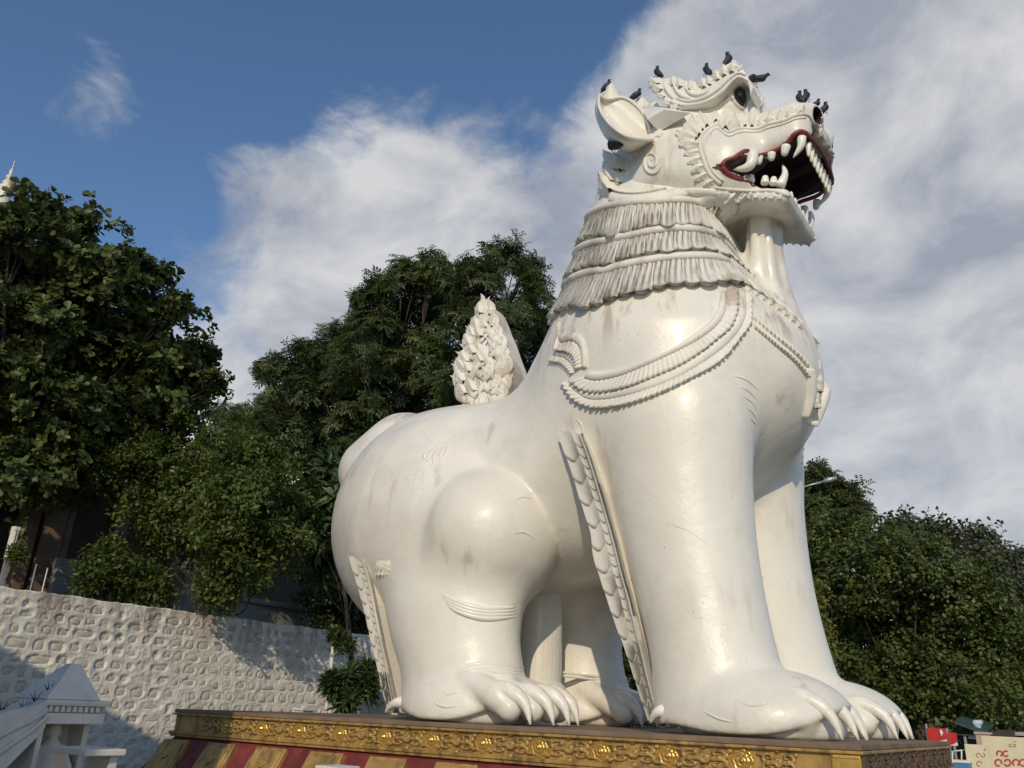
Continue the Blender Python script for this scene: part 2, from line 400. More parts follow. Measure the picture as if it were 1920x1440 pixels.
def vnoise(a, b, s, seed):
    r = np.random.default_rng(seed); n = 64; T = r.random((n, n))
    x = (a*s) % n; y = (b*s) % n; i = x.astype(int) % n; j = y.astype(int) % n; u = x-np.floor(x); v = y-np.floor(y); u = u*u*(3-2*u); v = v*v*(3-2*v)
    return (T[i, j]*(1-u)*(1-v)+T[(i+1) % n, j]*u*(1-v)+T[i, (j+1) % n]*(1-u)*v+T[(i+1) % n, (j+1) % n]*u*v)
H = 0.045*(vnoise(GY, GZZ, 1.1, 1)-0.5)+0.025*(vnoise(GY, GZZ, 4.0, 2)-0.5)+0.022*(vnoise(GY, GZZ, 11.0, 3)-0.5)
wob_y = 0.05*(vnoise(GY, GZZ, 5.0, 5)-0.5); wob_z = 0.05*(vnoise(GY, GZZ, 5.0, 6)-0.5)
for (cy, cz, ry, rz, pw_, dp) in cells:
    i0, i1 = np.searchsorted(gy, (cy-ry-0.12, cy+ry+0.12)); j0, j1 = np.searchsorted(gz_, (cz-rz-0.12, cz+rz+0.12))
    if i1 <= i0 or j1 <= j0: continue
    q = (np.abs((GY[i0:i1, j0:j1]+wob_y[i0:i1, j0:j1]-cy)/ry)**pw_+np.abs((GZZ[i0:i1, j0:j1]+wob_z[i0:i1, j0:j1]-cz)/rz)**pw_)**(1/pw_)
    H[i0:i1, j0:j1] -= dp*(0.72 if cy < 0.6 else 0.42)*np.clip((1.18-q)/0.30, 0, 1)-0.014*np.exp(-((q-1.2)/0.14)**2)
ztop_wob = 0.05*(vnoise(gy*1.0, gy*0+3, 2.2, 8)-0.5)+0.03*(vnoise(gy, gy*0+9, 9.0, 9)-0.5)
Zs = GZZ+ztop_wob[:, None]*((GZZ-GZ)/(WTOP-GZ))**6
V = np.stack([WX+H-wall.location.x, GY-wall.location.y, Zs-wall.location.z], -1)
nz = len(gz_); ny = len(gy)
back = np.stack([np.full(ny, -0.55), gy-wall.location.y, V[:, -1, 2]], 1); backb = back.copy(); backb[:, 2] = 0
V = np.concatenate([V.reshape(-1, 3), back, backb]); nn_ = ny*nz
Fc = np.array([(i*nz+j, (i+1)*nz+j, (i+1)*nz+j+1, i*nz+j+1) for i in range(ny-1) for j in range(nz-1)]+
              [(i*nz+nz-1, (i+1)*nz+nz-1, nn_+i+1, nn_+i) for i in range(ny-1)]+[(nn_+i, nn_+i+1, nn_+ny+i+1, nn_+ny+i) for i in range(ny-1)])
link('mortar', np_mesh('mortar', V, Fc), M_LIME, wall)
def stone_mesh(seed):
    r = np.random.default_rng(seed); n = 7; V = []
    for i in range(n):
        for j in range(n):
            a, c = i/(n-1)*2-1, j/(n-1)*2-1; e = max(0, 1-max(abs(a), abs(c))**4)
            V.append((0.62*e-0.5+r.uniform(-0.22, 0.22)*e, a*(1-0.1*c*c), c*(1-0.1*a*a)))
    return np_mesh('stone', np.array(V), np.array([(i*n+j, (i+1)*n+j, (i+1)*n+j+1, i*n+j+1) for i in range(n-1) for j in range(n-1)]))
STN = [stone_mesh(s) for s in range(8)]
for m_ in STN: m_.materials.append(M_STONE)
vis = [c for c in cells if -4.6 < c[0] < 8.2 and c[1] > GZ+0.2]
vis.sort(key=lambda c: (c[0]-0)**2*0.02-c[1])
vis_set = vis[:300]; rest = vis[300:]
for i, (cy, cz, ry, rz, pw_, dp) in enumerate(vis_set):
    o = bpy.data.objects.new('stone', STN[i % 8]); COL.objects.link(o); o.parent = wall
    o.location = (-dp*(0.72 if cy < 0.6 else 0.42)+0.012, cy-2, cz-GZ); o.scale = (0.045, ry*1.02, rz*1.02); o.rotation_euler = (rw.uniform(-0.06, 0.06), 0, 0)
if rest:
    mr = MB()
    for i, (cy, cz, ry, rz, pw_, dp) in enumerate(rest):
        me = STN[i % 8]; mr.add([(-dp+0.012+v.co.x*0.045, cy-2+v.co.y*ry, cz-GZ+v.co.z*rz) for v in me.vertices], [tuple(p.vertices) for p in me.polygons])
    tag(mr.build('stones', M_STONE, wall, smooth=True), kind='stuff')

# ================================================================== the lion statue: implicit surface
def smin(a, b, k):
    h = np.maximum(k-np.abs(a-b), 0)/k
    return np.minimum(a, b)-h*h*k*0.25
def smax(a, b, k): return -smin(-a, -b, k)
def ell(P, c, r):
    q = P-np.array(c, float); r = np.array(r, float)
    k0 = np.linalg.norm(q/r, axis=1); k1 = np.linalg.norm(q/(r*r), axis=1)
    return k0*(k0-1)/np.maximum(k1, 1e-6)
def rcone(P, a, ra, b, rb, sy=1.0):
    a = np.array(a, float); b = np.array(b, float); S = np.array([1, 1/sy, 1.0])
    q = (P-a)*S; ab = (b-a)*S
    t = np.clip(q@ab/(ab@ab), 0, 1)
    return np.linalg.norm(q-t[:, None]*ab, axis=1)-(ra+t*(rb-ra))
def loft(P, st, zlo=None, zhi=None):
    """st rows: z, cx, cy, rx, ry (elliptic sections stacked in z)"""
    st = np.array(st, float); z = P[:, 2]
    zz = st[:, 0]
    def I(k):
        # smooth interpolation (monotone cubic-ish) of a column
        return np.interp(z, zf, np.interp(zf, zz, st[:, k]) if len(zz) < 3 else cub[k])
    zf = np.linspace(zz[0], zz[-1], 80)
    cub = {}
    for k in range(1, 5):
        m = np.gradient(st[:, k], zz); i = np.clip(np.searchsorted(zz, zf)-1, 0, len(zz)-2)
        h = zz[i+1]-zz[i]; t = (zf-zz[i])/h
        cub[k] = ((2*t**3-3*t**2+1)*st[i, k]+(t**3-2*t**2+t)*h*m[i]+(-2*t**3+3*t**2)*st[i+1, k]+(t**3-t**2)*h*m[i+1])
    cx, cy, rx, ry = I(1), I(2), I(3), I(4)
    dx = (P[:, 0]-cx); dy = (P[:, 1]-cy)
    k0 = np.sqrt((dx/rx)**2+(dy/ry)**2); k1 = np.sqrt((dx/rx**2)**2+(dy/ry**2)**2)
    f = np.where(k0 < 1e-3, -np.minimum(rx, ry), k0*(k0-1)/np.maximum(k1, 1e-6))
    lo = zz[0] if zlo is None else zlo; hi = zz[-1] if zhi is None else zhi
    return np.maximum(f, np.maximum(lo-z, z-hi))
def surface_nets(fn, lo, hi, h, newton=2):
    lo = np.array(lo, float); hi = np.array(hi, float); c = 4
    n = (np.ceil((hi-lo)/(h*c)).astype(int))*c+1
    ax = [lo[k]+h*np.arange(n[k]) for k in range(3)]
    cax = [a[::c] for a in ax]
    G = np.stack(np.meshgrid(*cax, indexing='ij'), -1)
    cf = fn(G.reshape(-1, 3)).reshape(G.shape[:3])
    near = np.abs(cf) < h*c*2.2
    # block is active if any of its 8 coarse corners is near
    blk = np.zeros(tuple(np.array(cf.shape)-1), bool)
    for dx in (0, 1):
        for dy in (0, 1):
            for dz in (0, 1): blk |= near[dx:dx+blk.shape[0], dy:dy+blk.shape[1], dz:dz+blk.shape[2]]
    idx = np.minimum(np.arange(n[0]-0)//c, cf.shape[0]-1), np.minimum(np.arange(n[1])//c, cf.shape[1]-1), np.minimum(np.arange(n[2])//c, cf.shape[2]-1)
    Fv = cf[np.ix_(*idx)].astype(np.float32)
    act = np.zeros(n, bool)
    bi = np.argwhere(blk)
    off = np.stack(np.meshgrid(*[np.arange(c+1)]*3, indexing='ij'), -1).reshape(-1, 3)
    ii = (bi[:, None, :]*c+off[None]).reshape(-1, 3)
    act[ii[:, 0], ii[:, 1], ii[:, 2]] = True
    ai = np.argwhere(act); P = lo+ai*h
    vals = np.concatenate([fn(P[i:i+400000]) for i in range(0, len(P), 400000)])
    Fv[ai[:, 0], ai[:, 1], ai[:, 2]] = vals
    ins = Fv < 0
    s = [ins[i:n[0]-1+i, j:n[1]-1+j, k:n[2]-1+k] for i in (0, 1) for j in (0, 1) for k in (0, 1)]
    cnt = sum(a.astype(np.int8) for a in s)
    cells = np.argwhere((cnt > 0) & (cnt < 8))
    vid = -np.ones(tuple(np.array(n)-1), np.int64); vid[cells[:, 0], cells[:, 1], cells[:, 2]] = np.arange(len(cells))
    corners = np.array([(i, j, k) for i in (0, 1) for j in (0, 1) for k in (0, 1)])
    cv = np.stack([Fv[cells[:, 0]+i, cells[:, 1]+j, cells[:, 2]+k] for i, j, k in corners], 1)
    acc = np.zeros((len(cells), 3)); num = np.zeros(len(cells))
    for a in range(8):
        for b in range(a+1, 8):
            if np.abs(corners[a]-corners[b]).sum() != 1: continue
            fa, fb = cv[:, a], cv[:, b]; m = (fa < 0) != (fb < 0)
            t = np.where(m, fa/np.where(m, fa-fb, 1), 0)
            acc += np.where(m[:, None], corners[a]+t[:, None]*(corners[b]-corners[a]), 0); num += m
    V = lo+h*(cells+acc/num[:, None])
    faces = []
    for d in range(3):
        e = [(0, 1, 1), (1, 0, 1), (1, 1, 0)][d]
        u, w = [(1, 2), (2, 0), (0, 1)][d]
        A = ins[tuple(slice(1, None) if k != d else slice(None, -1) for k in range(3))]
        B = ins[tuple(slice(1, None) for k in range(3))]
        A = A[tuple(slice(None, -1) if k != d else slice(None) for k in range(3))]
        B = B[tuple(slice(None, -1) if k != d else slice(None) for k in range(3))]
        q = np.argwhere(A != B)
        g = q.copy(); 
        for k in range(3):
            if k != d: g[:, k] += 1
        flip = A[q[:, 0], q[:, 1], q[:, 2]]
        du = np.eye(3, dtype=int)[u]; dw = np.eye(3, dtype=int)[w]
        c0 = g-du-dw; c1 = g-dw; c2 = g; c3 = g-du
        quad = np.stack([vid[tuple(x.T)] for x in (c0, c1, c2, c3)], 1)
        quad = np.where(flip[:, None], quad, quad[:, ::-1])
        faces.append(quad[(quad >= 0).all(1)])
    Fq = np.vstack(faces)
    for _ in range(newton):
        f0 = fn(V); g = grad(fn, V, f0)
        V = V-np.clip(f0, -h*0.5, h*0.5)[:, None]*g/np.maximum((g*g).sum(1), 0.25)[:, None]
    return V, Fq
def grad(fn, V, f0=None, e=0.004):
    return np.stack([(fn(V+np.eye(3)[k]*e)-fn(V-np.eye(3)[k]*e))/(2*e) for k in range(3)], 1)

def rbox(P, c, half, r, ry=0.0):
    q = P-np.array(c, float); cs, sn = math.cos(ry), math.sin(ry)
    X = q[:, 0]*cs-q[:, 2]*sn; Z = q[:, 0]*sn+q[:, 2]*cs
    d = np.abs(np.stack([X, q[:, 1], Z], 1))-(np.array(half)-r)
    return np.linalg.norm(np.maximum(d, 0), axis=1)+np.minimum(d.max(1), 0)-r

TOES_F = [(-1.88, -0.02), (-1.54, 0.06), (-1.18, 0.06), (-0.84, 0.0)]     # y, dx of each front toe
TOES_H = [(-2.18, -0.02), (-1.78, 0.08), (-1.38, 0.08), (-1.0, 0.0)]
def foot(Q, heel, ball, yc, w, hgt, toes, tx):
    """slipper shaped foot: an apron with an arched hem over an inner foot, plus four toes"""
    x, z = Q[:, 0], Q[:, 2]
    mid = (heel+ball)/2; L = (ball-heel)/2
    outer = ell(Q, (mid, yc, 0.16), (L*1.04, w, hgt))
    t = np.clip((x-mid)/L, -1.3, 1.3)
    hem = 0.03+0.34*np.abs(t)**2.6
    apron = smax(outer, hem-z, 0.04)
    inner = smax(outer+0.13, 0.0-z, 0.03)
    d = np.minimum(apron, inner)
    for (ty, dx) in toes:
        a = (tx-0.62+dx, yc+(ty-yc)*0.9, 0.52); b = (tx-0.08+dx, ty, 0.34); c = (tx+0.10+dx, ty, 0.20)
        d = smin(d, smin(rcone(Q, a, 0.17, b, 0.185), rcone(Q, b, 0.185, c, 0.16), 0.06), 0.06)
    return d
def on(mask, P, fn, far=1.0):
    """evaluate fn only where mask holds"""
    out = np.full(len(P), far)
    if mask.any(): out[mask] = fn(P[mask])
    return out
def sdf_body(P):
    Q = P.copy(); Q[:, 1] = -np.abs(P[:, 1])          # limbs mirrored; near side is y<0
    x, z = P[:, 0], P[:, 2]
    rump = ell(P, (-9.45, 0, 3.2), (2.15, 2.05, 2.05))
    trunk = rcone(P, (-9.2, 0, 3.5), 1.72, (-5.8, 0, 3.85), 1.70, 1.02)
    d = smin(rump, trunk, 0.7)
    chest = ell(P, (-4.95, 0, 5.05), (2.25, 1.95, 1.75))
    neck = rcone(P, (-5.12, 0, 5.4), 2.05, (-4.96, 0, 8.6), 1.29, 1.03)
    neck = smax(neck, ((P[:, 0]+3.84)*0.96+(z-7.6)*0.27), 0.35)
    d = smin(d, smin(chest, neck, 0.5), 0.8)
    # haunch and knee
    th = rcone(Q, (-8.75, -0.75, 2.98), 1.48, (-7.52, -1.38, 2.64), 1.10)
    d = smin(d, th, 0.05+0.85*np.clip((-7.35-x)/1.0, 0, 1))
    lowm = z < 3.8
    def shinf(Q): return loft(Q, [(0.1, -7.7, -1.62, 0.95, 0.72), (0.6, -7.75, -1.6, 0.98, 0.72), (1.1, -7.92, -1.6, 1.06, 0.74), (1.7, -8.05, -1.55, 1.2, 0.8), (2.6, -8.3, -1.35, 1.25, 0.85), (3.5, -8.5, -1.0, 0.9, 0.7)])
    d = smin(d, on(lowm & (x < -6), Q, shinf), 0.24)
    fm = z < 1.7
    d = smin(d, on(fm & (x < -5.2), Q, lambda q: foot(q, -8.5, -6.6, -1.62, 0.84, 0.66, TOES_H, -6.58)), 0.12)
    # front leg
    fl = loft(Q, [(0.1, -3.90, -1.36, 0.88, 0.78), (0.7, -4.0, -1.33, 0.80, 0.74), (1.7, -4.22, -1.26, 0.83, 0.76), (3.2, -4.47, -1.19, 1.01, 0.88), (4.2, -4.55, -1.12, 1.16, 0.98), (5.4, -4.75, -0.9, 1.1, 0.95)])
    d = smin(d, fl, 0.24)
    d = smin(d, on(fm & (x > -5.6), Q, lambda q: foot(q, -4.5, -2.42, -1.40, 0.88, 0.62, TOES_F, -2.92)), 0.12)
    # tail lying up the rump and along the back
    tl = smin(rcone(P, (-11.1, 0, 3.4), 0.40, (-11.42, 0, 4.5), 0.60), rcone(P, (-11.42, 0, 4.5), 0.60, (-10.7, 0, 4.86), 0.64), 0.6)
    tl = smin(tl, rcone(P, (-10.7, 0, 4.86), 0.64, (-9.0, 0, 4.95), 0.34), 0.5)
    d = smin(d, tl, 0.10)
    # throat column running down to the chest
    col = smin(rcone(P, (-3.30, 0, 7.8), 0.27, (-3.40, 0, 6.8), 0.28), rcone(P, (-3.40, 0, 6.8), 0.28, (-3.28, 0, 5.5), 0.46), 0.2)
    col = col-0.018*np.cos(np.arctan2(P[:, 1], P[:, 0]+3.4)*7)
    d = smin(d, col, 0.16)
    return d
def mouth_wedge(P):
    x, z = P[:, 0], P[:, 2]
    fu = (z-(8.09+0.42*(x+3.53)))/1.085
    fl_ = ((8.05-0.43*(x+3.53))-z)/1.09
    return smax(fu, fl_, 0.06)
def mouth_in(P):
    pal = rbox(P, (-3.0, 0, 8.45), (0.75, 0.60, 0.38), 0.15, -0.15)
    lowin = rbox(P, (-3.35, 0, 8.1), (0.5, 0.55, 0.30), 0.12, 0.39)
    return smin(pal, lowin, 0.05)
def sdf_head(P):
    Q = P.copy(); Q[:, 1] = -np.abs(P[:, 1])
    skull = ell(P, (-4.55, 0, 8.9), (1.2, 1.42, 1.12))
    low = ell(P, (-4.55, 0, 8.3), (1.22, 1.5, 0.72))
    d = smin(skull, low, 0.3)
    cheek = ell(Q, (-3.85, -0.74, 8.38), (0.8, 0.62, 0.82))
    d = smin(d, cheek, 0.25)
    brow = ell(Q, (-3.68, -0.44, 9.76), (0.60, 0.57, 0.70))
    d = smin(d, brow, 0.25)
    snout = rbox(P, (-3.1, 0, 8.83), (0.79, 0.86, 0.44), 0.26, -0.03)
    ridge = ell(P, (-2.95, 0, 8.95), (0.75, 0.5, 0.27))
    up = smin(snout, ridge, 0.2)
    wing = ell(Q, (-2.42, -0.36, 9.11), (0.26, 0.29, 0.25))
    up = smin(up, wing, 0.10)
    hole = rcone(Q, (-2.08, -0.48, 9.00), 0.155, (-2.48, -0.36, 9.16), 0.09)
    up = smax(up, -hole, 0.04)
    d = smin(d, up, 0.18)
    # lower jaw: a broad plate dropping to the front
    jaw = rbox(P, (-3.26, 0, 7.80), (0.58, 0.78, 0.135), 0.12, 0.39)
    jb = ell(Q, (-3.9, -0.66, 7.95), (0.62, 0.5, 0.40))
    jaw = smin(jaw, jb, 0.2)
    d = smin(d, jaw, 0.10)
    # mouth
    wed = mouth_wedge(P)
    d = smax(d, -smin(wed, mouth_in(P), 0.05), 0.04)
    return d

# ------------------------------------------------------------------ statue materials
def paint_white(name='statue_white_paint', carve=False):
    t = NT(name)
    big = t.noise(0.55, 6, 0.6); fine = t.noise(9.0, 6, 0.65)
    base = t.mix(t.ramp(big, 0.35, 0.7), (0.765, 0.725, 0.645), (0.815, 0.785, 0.715))
    base = t.mix(t.ramp(fine, 0.55, 0.85, 0, 0.25), base, (0.62, 0.57, 0.48))
    # rain streaks, stretched downwards, and scattered black specks
    st = t.noise(1.0, 5, 0.6, stretch=(3.6, 3.6, 0.38)); st2 = t.noise(0.55, 3, 0.5, loc=(5, 2, 9))
    streak = t.math('MULTIPLY', t.ramp(st, 0.53, 0.70), t.ramp(st2, 0.45, 0.62))
    base = t.mix(t.math('MULTIPLY', streak, 0.55), base, (0.40, 0.34, 0.26))
    patch = t.ramp(t.noise(0.8, 5, 0.6, loc=(7, 1, 4)), 0.50, 0.66); base = t.mix(t.math('MULTIPLY', patch, 0.5), base, (0.64, 0.605, 0.54))
    vo = t.n('ShaderNodeTexVoronoi', feature='DISTANCE_TO_EDGE'); vo.inputs['Scale'].default_value = 0.75
    wv = t.n('ShaderNodeVectorMath', operation='ADD'); t.l(t.tc.outputs['Object'], wv.inputs[0])
    wn_ = t.n('ShaderNodeTexNoise'); wn_.inputs['Scale'].default_value = 0.8; wn_.inputs['Detail'].default_value = 4; t.l(t.tc.outputs['Object'], wn_.inputs['Vector']); t.l(wn_.outputs['Color'], wv.inputs[1]); t.l(wv.outputs[0], vo.inputs['Vector'])
    crack = t.math('MULTIPLY', t.ramp(vo.outputs['Distance'], 0.006, 0.0), t.ramp(t.noise(0.7, 3, 0.5, loc=(2, 6, 3)), 0.56, 0.64))
    base = t.mix(t.math('MULTIPLY', crack, 0.45), base, (0.30, 0.26, 0.21))
    sp = t.noise(26.0, 2, 0.5); spm = t.noise(1.1, 3, 0.5, loc=(1, 8, 3))
    speck = t.math('MULTIPLY', t.ramp(sp, 0.70, 0.74), t.ramp(spm, 0.5, 0.66))
    base = t.mix(t.math('MULTIPLY', speck, 0.7), base, (0.16, 0.13, 0.10))
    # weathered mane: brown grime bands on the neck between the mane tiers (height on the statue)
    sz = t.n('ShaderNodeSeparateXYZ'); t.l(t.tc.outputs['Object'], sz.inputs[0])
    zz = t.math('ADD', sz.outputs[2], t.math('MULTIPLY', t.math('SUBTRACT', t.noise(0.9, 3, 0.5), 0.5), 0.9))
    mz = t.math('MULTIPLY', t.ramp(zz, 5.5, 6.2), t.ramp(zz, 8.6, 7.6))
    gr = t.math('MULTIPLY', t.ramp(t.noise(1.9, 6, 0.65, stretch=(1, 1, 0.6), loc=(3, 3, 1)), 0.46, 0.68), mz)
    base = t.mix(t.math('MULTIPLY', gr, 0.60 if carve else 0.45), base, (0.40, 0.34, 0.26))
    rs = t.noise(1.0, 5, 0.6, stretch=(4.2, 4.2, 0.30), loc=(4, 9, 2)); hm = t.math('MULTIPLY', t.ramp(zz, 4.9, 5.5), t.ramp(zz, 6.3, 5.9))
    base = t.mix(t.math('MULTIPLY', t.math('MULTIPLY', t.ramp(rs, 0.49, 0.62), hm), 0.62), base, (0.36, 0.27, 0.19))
    t.P(Base_Color=base, Roughness=t.ramp(t.noise(2.2, 5, 0.6), 0.25, 0.8, 0.45, 0.65) if carve else t.ramp(t.noise(2.2, 5, 0.6), 0.25, 0.8, 0.32, 0.50))
    t.p.inputs['Coat Weight'].default_value = 0.0 if carve else 0.12; t.p.inputs['Coat Roughness'].default_value = 0.12
    t.bump(t.math('ADD', t.math('MULTIPLY', t.noise(1.6, 3, 0.5), 1.0), t.math('MULTIPLY', t.noise(22, 4, 0.6), 0.12)), 0.45, 0.06)
    return t.m
M_WHITE = paint_white()
M_CARVE = paint_white('carved_plaster_white', True)
M_DARK = simple_mat('mouth_dark_paint', (0.035, 0.018, 0.018), 0.45, 0.3)
M_RED = simple_mat('lip_red_paint', (0.20, 0.030, 0.026), 0.42, 0.35, 5)
M_TOOTH = simple_mat('tooth_white_paint', (0.86, 0.83, 0.75), 0.25, 0.05, 4)
M_EYE = simple_mat('eye_black_glass', (0.012, 0.012, 0.014), 0.08, 0.1)
M_CLAWW = simple_mat('claw_white_paint', (0.80, 0.77, 0.70), 0.35, 0.10, 6, bump=0.2, bscale=20)

# ------------------------------------------------------------------ statue: body and head
lion = empty('lion_statue', (0, 0, 0))
tag(lion, 'giant white seated guardian lion with open red-lipped mouth on the gold and red plinth', 'statue')
Vb, Fb = surface_nets(sdf_body, (-12.4, -3, -0.1), (-1.6, 3, 10.3), 0.05)
body = link('body', np_mesh('body', Vb, Fb), M_WHITE, lion)
Vh, Fh = surface_nets(sdf_head, (-6, -2, 7), (-1.8, 2, 10.8), 0.03)
me_h = np_mesh('head', Vh, Fh); me_h.materials.append(M_WHITE); me_h.materials.append(M_DARK); me_h.materials.append(M_RED)
ctr = Vh[Fh].mean(1); nn = grad(sdf_head, ctr)
wd_ = mouth_wedge(ctr); cv_ = mouth_in(ctr)
dark = ((np.abs(wd_) < 0.05) | (cv_ < 0.04)) & (ctr[:, 0] > -3.85) & ~((nn[:, 2] > 0.1) & (np.abs(ctr[:, 1]) > 0.5)) & ~((nn[:, 0] > 0.6) & (ctr[:, 0] > -2.6))
# nostrils are painted red-brown inside
Qc = ctr.copy(); Qc[:, 1] = -np.abs(Qc[:, 1])
nost = rcone(Qc, (-2.08, -0.48, 9.00), 0.155, (-2.48, -0.36, 9.16), 0.09) < 0.015
nost &= ctr[:, 0] < -2.19
mi = np.zeros(len(Fh), np.int32); mi[dark] = 1; mi[nost] = 1
me_h.polygons.foreach_set('material_index', mi); me_h.update()
head = link('head', me_h, None, lion)
NB = len(Vb)
BVH = BVHTree.FromPolygons([tuple(v) for v in Vb]+[tuple(v) for v in Vh], [tuple(f) for f in Fb]+[tuple(int(i)+NB for i in f) for f in Fh], all_triangles=False)
def cast(px, py):
    h = BVH.ray_cast(Vector(EYE), Vector(ray(px, py)))
    if h[0] is None: return None
    n = h[1] if h[1].dot(Vector(ray(px, py))) < 0 else -h[1]
    return np.array(h[0]), np.array(n)
def cast_line(pts, n, smooth=True):
    pts = spline(pts, n) if smooth else resample(pts, n)
    P, N = [], []
    for p in pts:
        c = cast(*p)
        if c is None:
            if P: P.append(P[-1]); N.append(N[-1])
            continue
        P.append(c[0]); N.append(c[1])
    N = np.array(N)
    for _ in range(2): N[1:-1] = (N[:-2]+N[1:-1]*2+N[2:])/4
    N /= np.linalg.norm(N, axis=1)[:, None]
    return np.array(P), N
def twin(o, parent=None):
    """the same part on the far flank"""
    c = o.copy(); COL.objects.link(c); c.parent = parent or o.parent
    c.matrix_basis = Matrix.Diagonal((1, -1, 1, 1)) @ o.matrix_basis
    return c
def relief(name, top, bot, n, m, hf, mat, parent=lion, both=True):
    top = spline(top, n); bot = spline(bot, n)
    vs = np.r_[0, np.linspace(0, 1, m), 1]
    V = np.zeros((n, len(vs), 3)); Nn = np.zeros_like(V)
    for i in range(n):
        last = None
        for j, v in enumerate(vs):
            c = cast(*(top[i]*(1-v)+bot[i]*v)) or last
            if c is None: c = (at_y(*top[i], -1.5), np.array([0, -1, 0.]))
            last = c; V[i, j], Nn[i, j] = c
    for _ in range(3): Nn[1:-1] = (Nn[:-2]+2*Nn[1:-1]+Nn[2:])/4
    Nn /= np.linalg.norm(Nn, axis=2)[:, :, None]
    u = np.linspace(0, 1, n)
    H = np.array([[hf(a, b) for b in vs] for a in u]); H[:, 0] = -0.04; H[:, -1] = -0.04; H[0, :] = -0.03; H[-1, :] = -0.03
    V = V+Nn*H[:, :, None]; k = len(vs)
    Fc = np.array([(i*k+j, i*k+j+1, (i+1)*k+j+1, (i+1)*k+j) for i in range(n-1) for j in range(k-1)])
    o = link(name, np_mesh(name, V.reshape(-1, 3), Fc), mat, parent)
    if both: twin(o)
    return o
def ridge(name, pts, r, mat, parent=lion, n=14, lift=0.0, both=True, taper=True):
    P, N = cast_line(pts, n); P = P+N*lift
    R_ = r*(np.sin(np.linspace(0.12, math.pi-0.12, n))**0.6 if taper else np.ones(n))
    V, Fc = tube_np(P, R_, 6); o = link(name, np_mesh(name, V, Fc), mat, parent)
    if both: twin(o)
    return o
def leaf_mesh(name, nl=3, w=0.42, hgt=0.26, curl=0.25, nu=13, nv=9):
    us = np.linspace(0, 1, nu); vs = np.linspace(-1, 1, nv); V = []
    for u in us:
        ww = w*(math.sin(math.pi*min(1, u*0.86+0.10))**0.75)*(1+0.22*math.cos(2*math.pi*nl*u+0.6))
        for v in vs:
            e = 1-abs(v)**2.2
            g = 0.055*math.cos(v*math.pi*2.0+u*1.5)
            z = (hgt*e*(0.35+0.65*math.sin(math.pi*min(1, u*0.8+0.15)))+g*e)+curl*max(0, u-0.6)**2*2
            V.append((u, ww*v, z if abs(v) < 0.999 else -0.05))
    Fc = np.array([(i*nv+j, (i+1)*nv+j, (i+1)*nv+j+1, i*nv+j+1) for i in range(nu-1) for j in range(nv-1)])
    return np_mesh(name, np.array(V), Fc)
LEAF = [leaf_mesh('acanthus_leaf', 3), leaf_mesh('acanthus_leaf', 2, 0.5, 0.3, 0.4), leaf_mesh('acanthus_leaf', 4, 0.36, 0.22, 0.5)]
for m_ in LEAF: m_.materials.append(M_CARVE)
def place_leaf(P, N, D, size, parent, k=0, both=True, name='acanthus_leaf', wide=1.0):
    N = np.asarray(N, float)/np.linalg.norm(N); D = np.asarray(D, float); D = D-N*(D@N); D /= np.linalg.norm(D)
    B = np.cross(N, D)
    o = bpy.data.objects.new(name, LEAF[k % 3]); COL.objects.link(o); o.parent = parent
    M = Matrix(((D[0]*size, B[0]*size*wide, N[0]*size, P[0]), (D[1]*size, B[1]*size*wide, N[1]*size, P[1]), (D[2]*size, B[2]*size*wide, N[2]*size, P[2]), (0, 0, 0, 1)))
    o.matrix_basis = M
    if both: twin(o)
    return o
def leaf_px(p, q, parent, k=0, scale=1.0, wide=1.0, sink=0.02, both=True):
    """a leaf whose base shows at pixel p and whose tip shows at pixel q, lying on the statue"""
    a = cast(*p); b = cast(*q)
    if a is None: return None
    if b is None or np.linalg.norm(b[0]-a[0]) > 1.2:
        d = np.linalg.norm(a[0]-EYE); b = (EYE+ray(*q)*d, a[1])
    D = b[0]-a[0]; N = a[1]
    return place_leaf(a[0]-N*sink, N, D, max(0.08, np.linalg.norm(D))*scale, parent, k, both, wide=wide)

# ------------------------------------------------------------------ mane tiers (wrapped round the neck)
AX = -4.95
def neck_r(th, z, fn=sdf_body):
    th = np.asarray(th, float); z = np.asarray(z, float)
    d = np.stack([np.sin(th), -np.cos(th), np.zeros_like(th)], 1)
    lo = np.full(len(th), 0.3); hi = np.full(len(th), 3.6)
    for _ in range(22):
        mid = (lo+hi)/2; P = np.array([AX, 0, 0.])+d*mid[:, None]; P[:, 2] = z
        f = fn(P); hi = np.where(f > 0, mid, hi); lo = np.where(f > 0, lo, mid)
    return (lo+hi)/2
def sdf_headneck(P): return np.minimum(sdf_body(P), sdf_head(P))
TH = lambda *a: np.radians(a)
TIER = [  # angles round the neck, heights of hem and top
 dict(fr=66, th=(-92, -40, -9, 14, 51, 74, 92), top=(8.55, 8.05, 7.76, 7.62, 7.62, 7.40, 7.2), bot=(8.05, 7.62, 7.12, 7.13, 7.16, 6.85, 6.6), off=0.07, n=20),
 dict(fr=73, th=(-92, -37, -13, 3, 26, 54, 69, 83, 92), top=(7.85, 7.30, 7.05, 6.98, 7.03, 7.02, 6.85, 6.5, 6.35), bot=(7.45, 6.88, 6.61, 6.58, 6.64, 6.72, 6.51, 6.12, 5.98), off=0.08, n=20),
 dict(fr=79, th=(-92, -42, -8, 11, 31, 54, 65, 79, 92), top=(7.2, 6.72, 6.41, 6.42, 6.48, 6.56, 6.38, 6.05, 5.85), bot=(6.75, 6.17, 5.79, 5.89, 5.95, 6.09, 5.88, 5.57, 5.42), off=0.10, n=22),
]
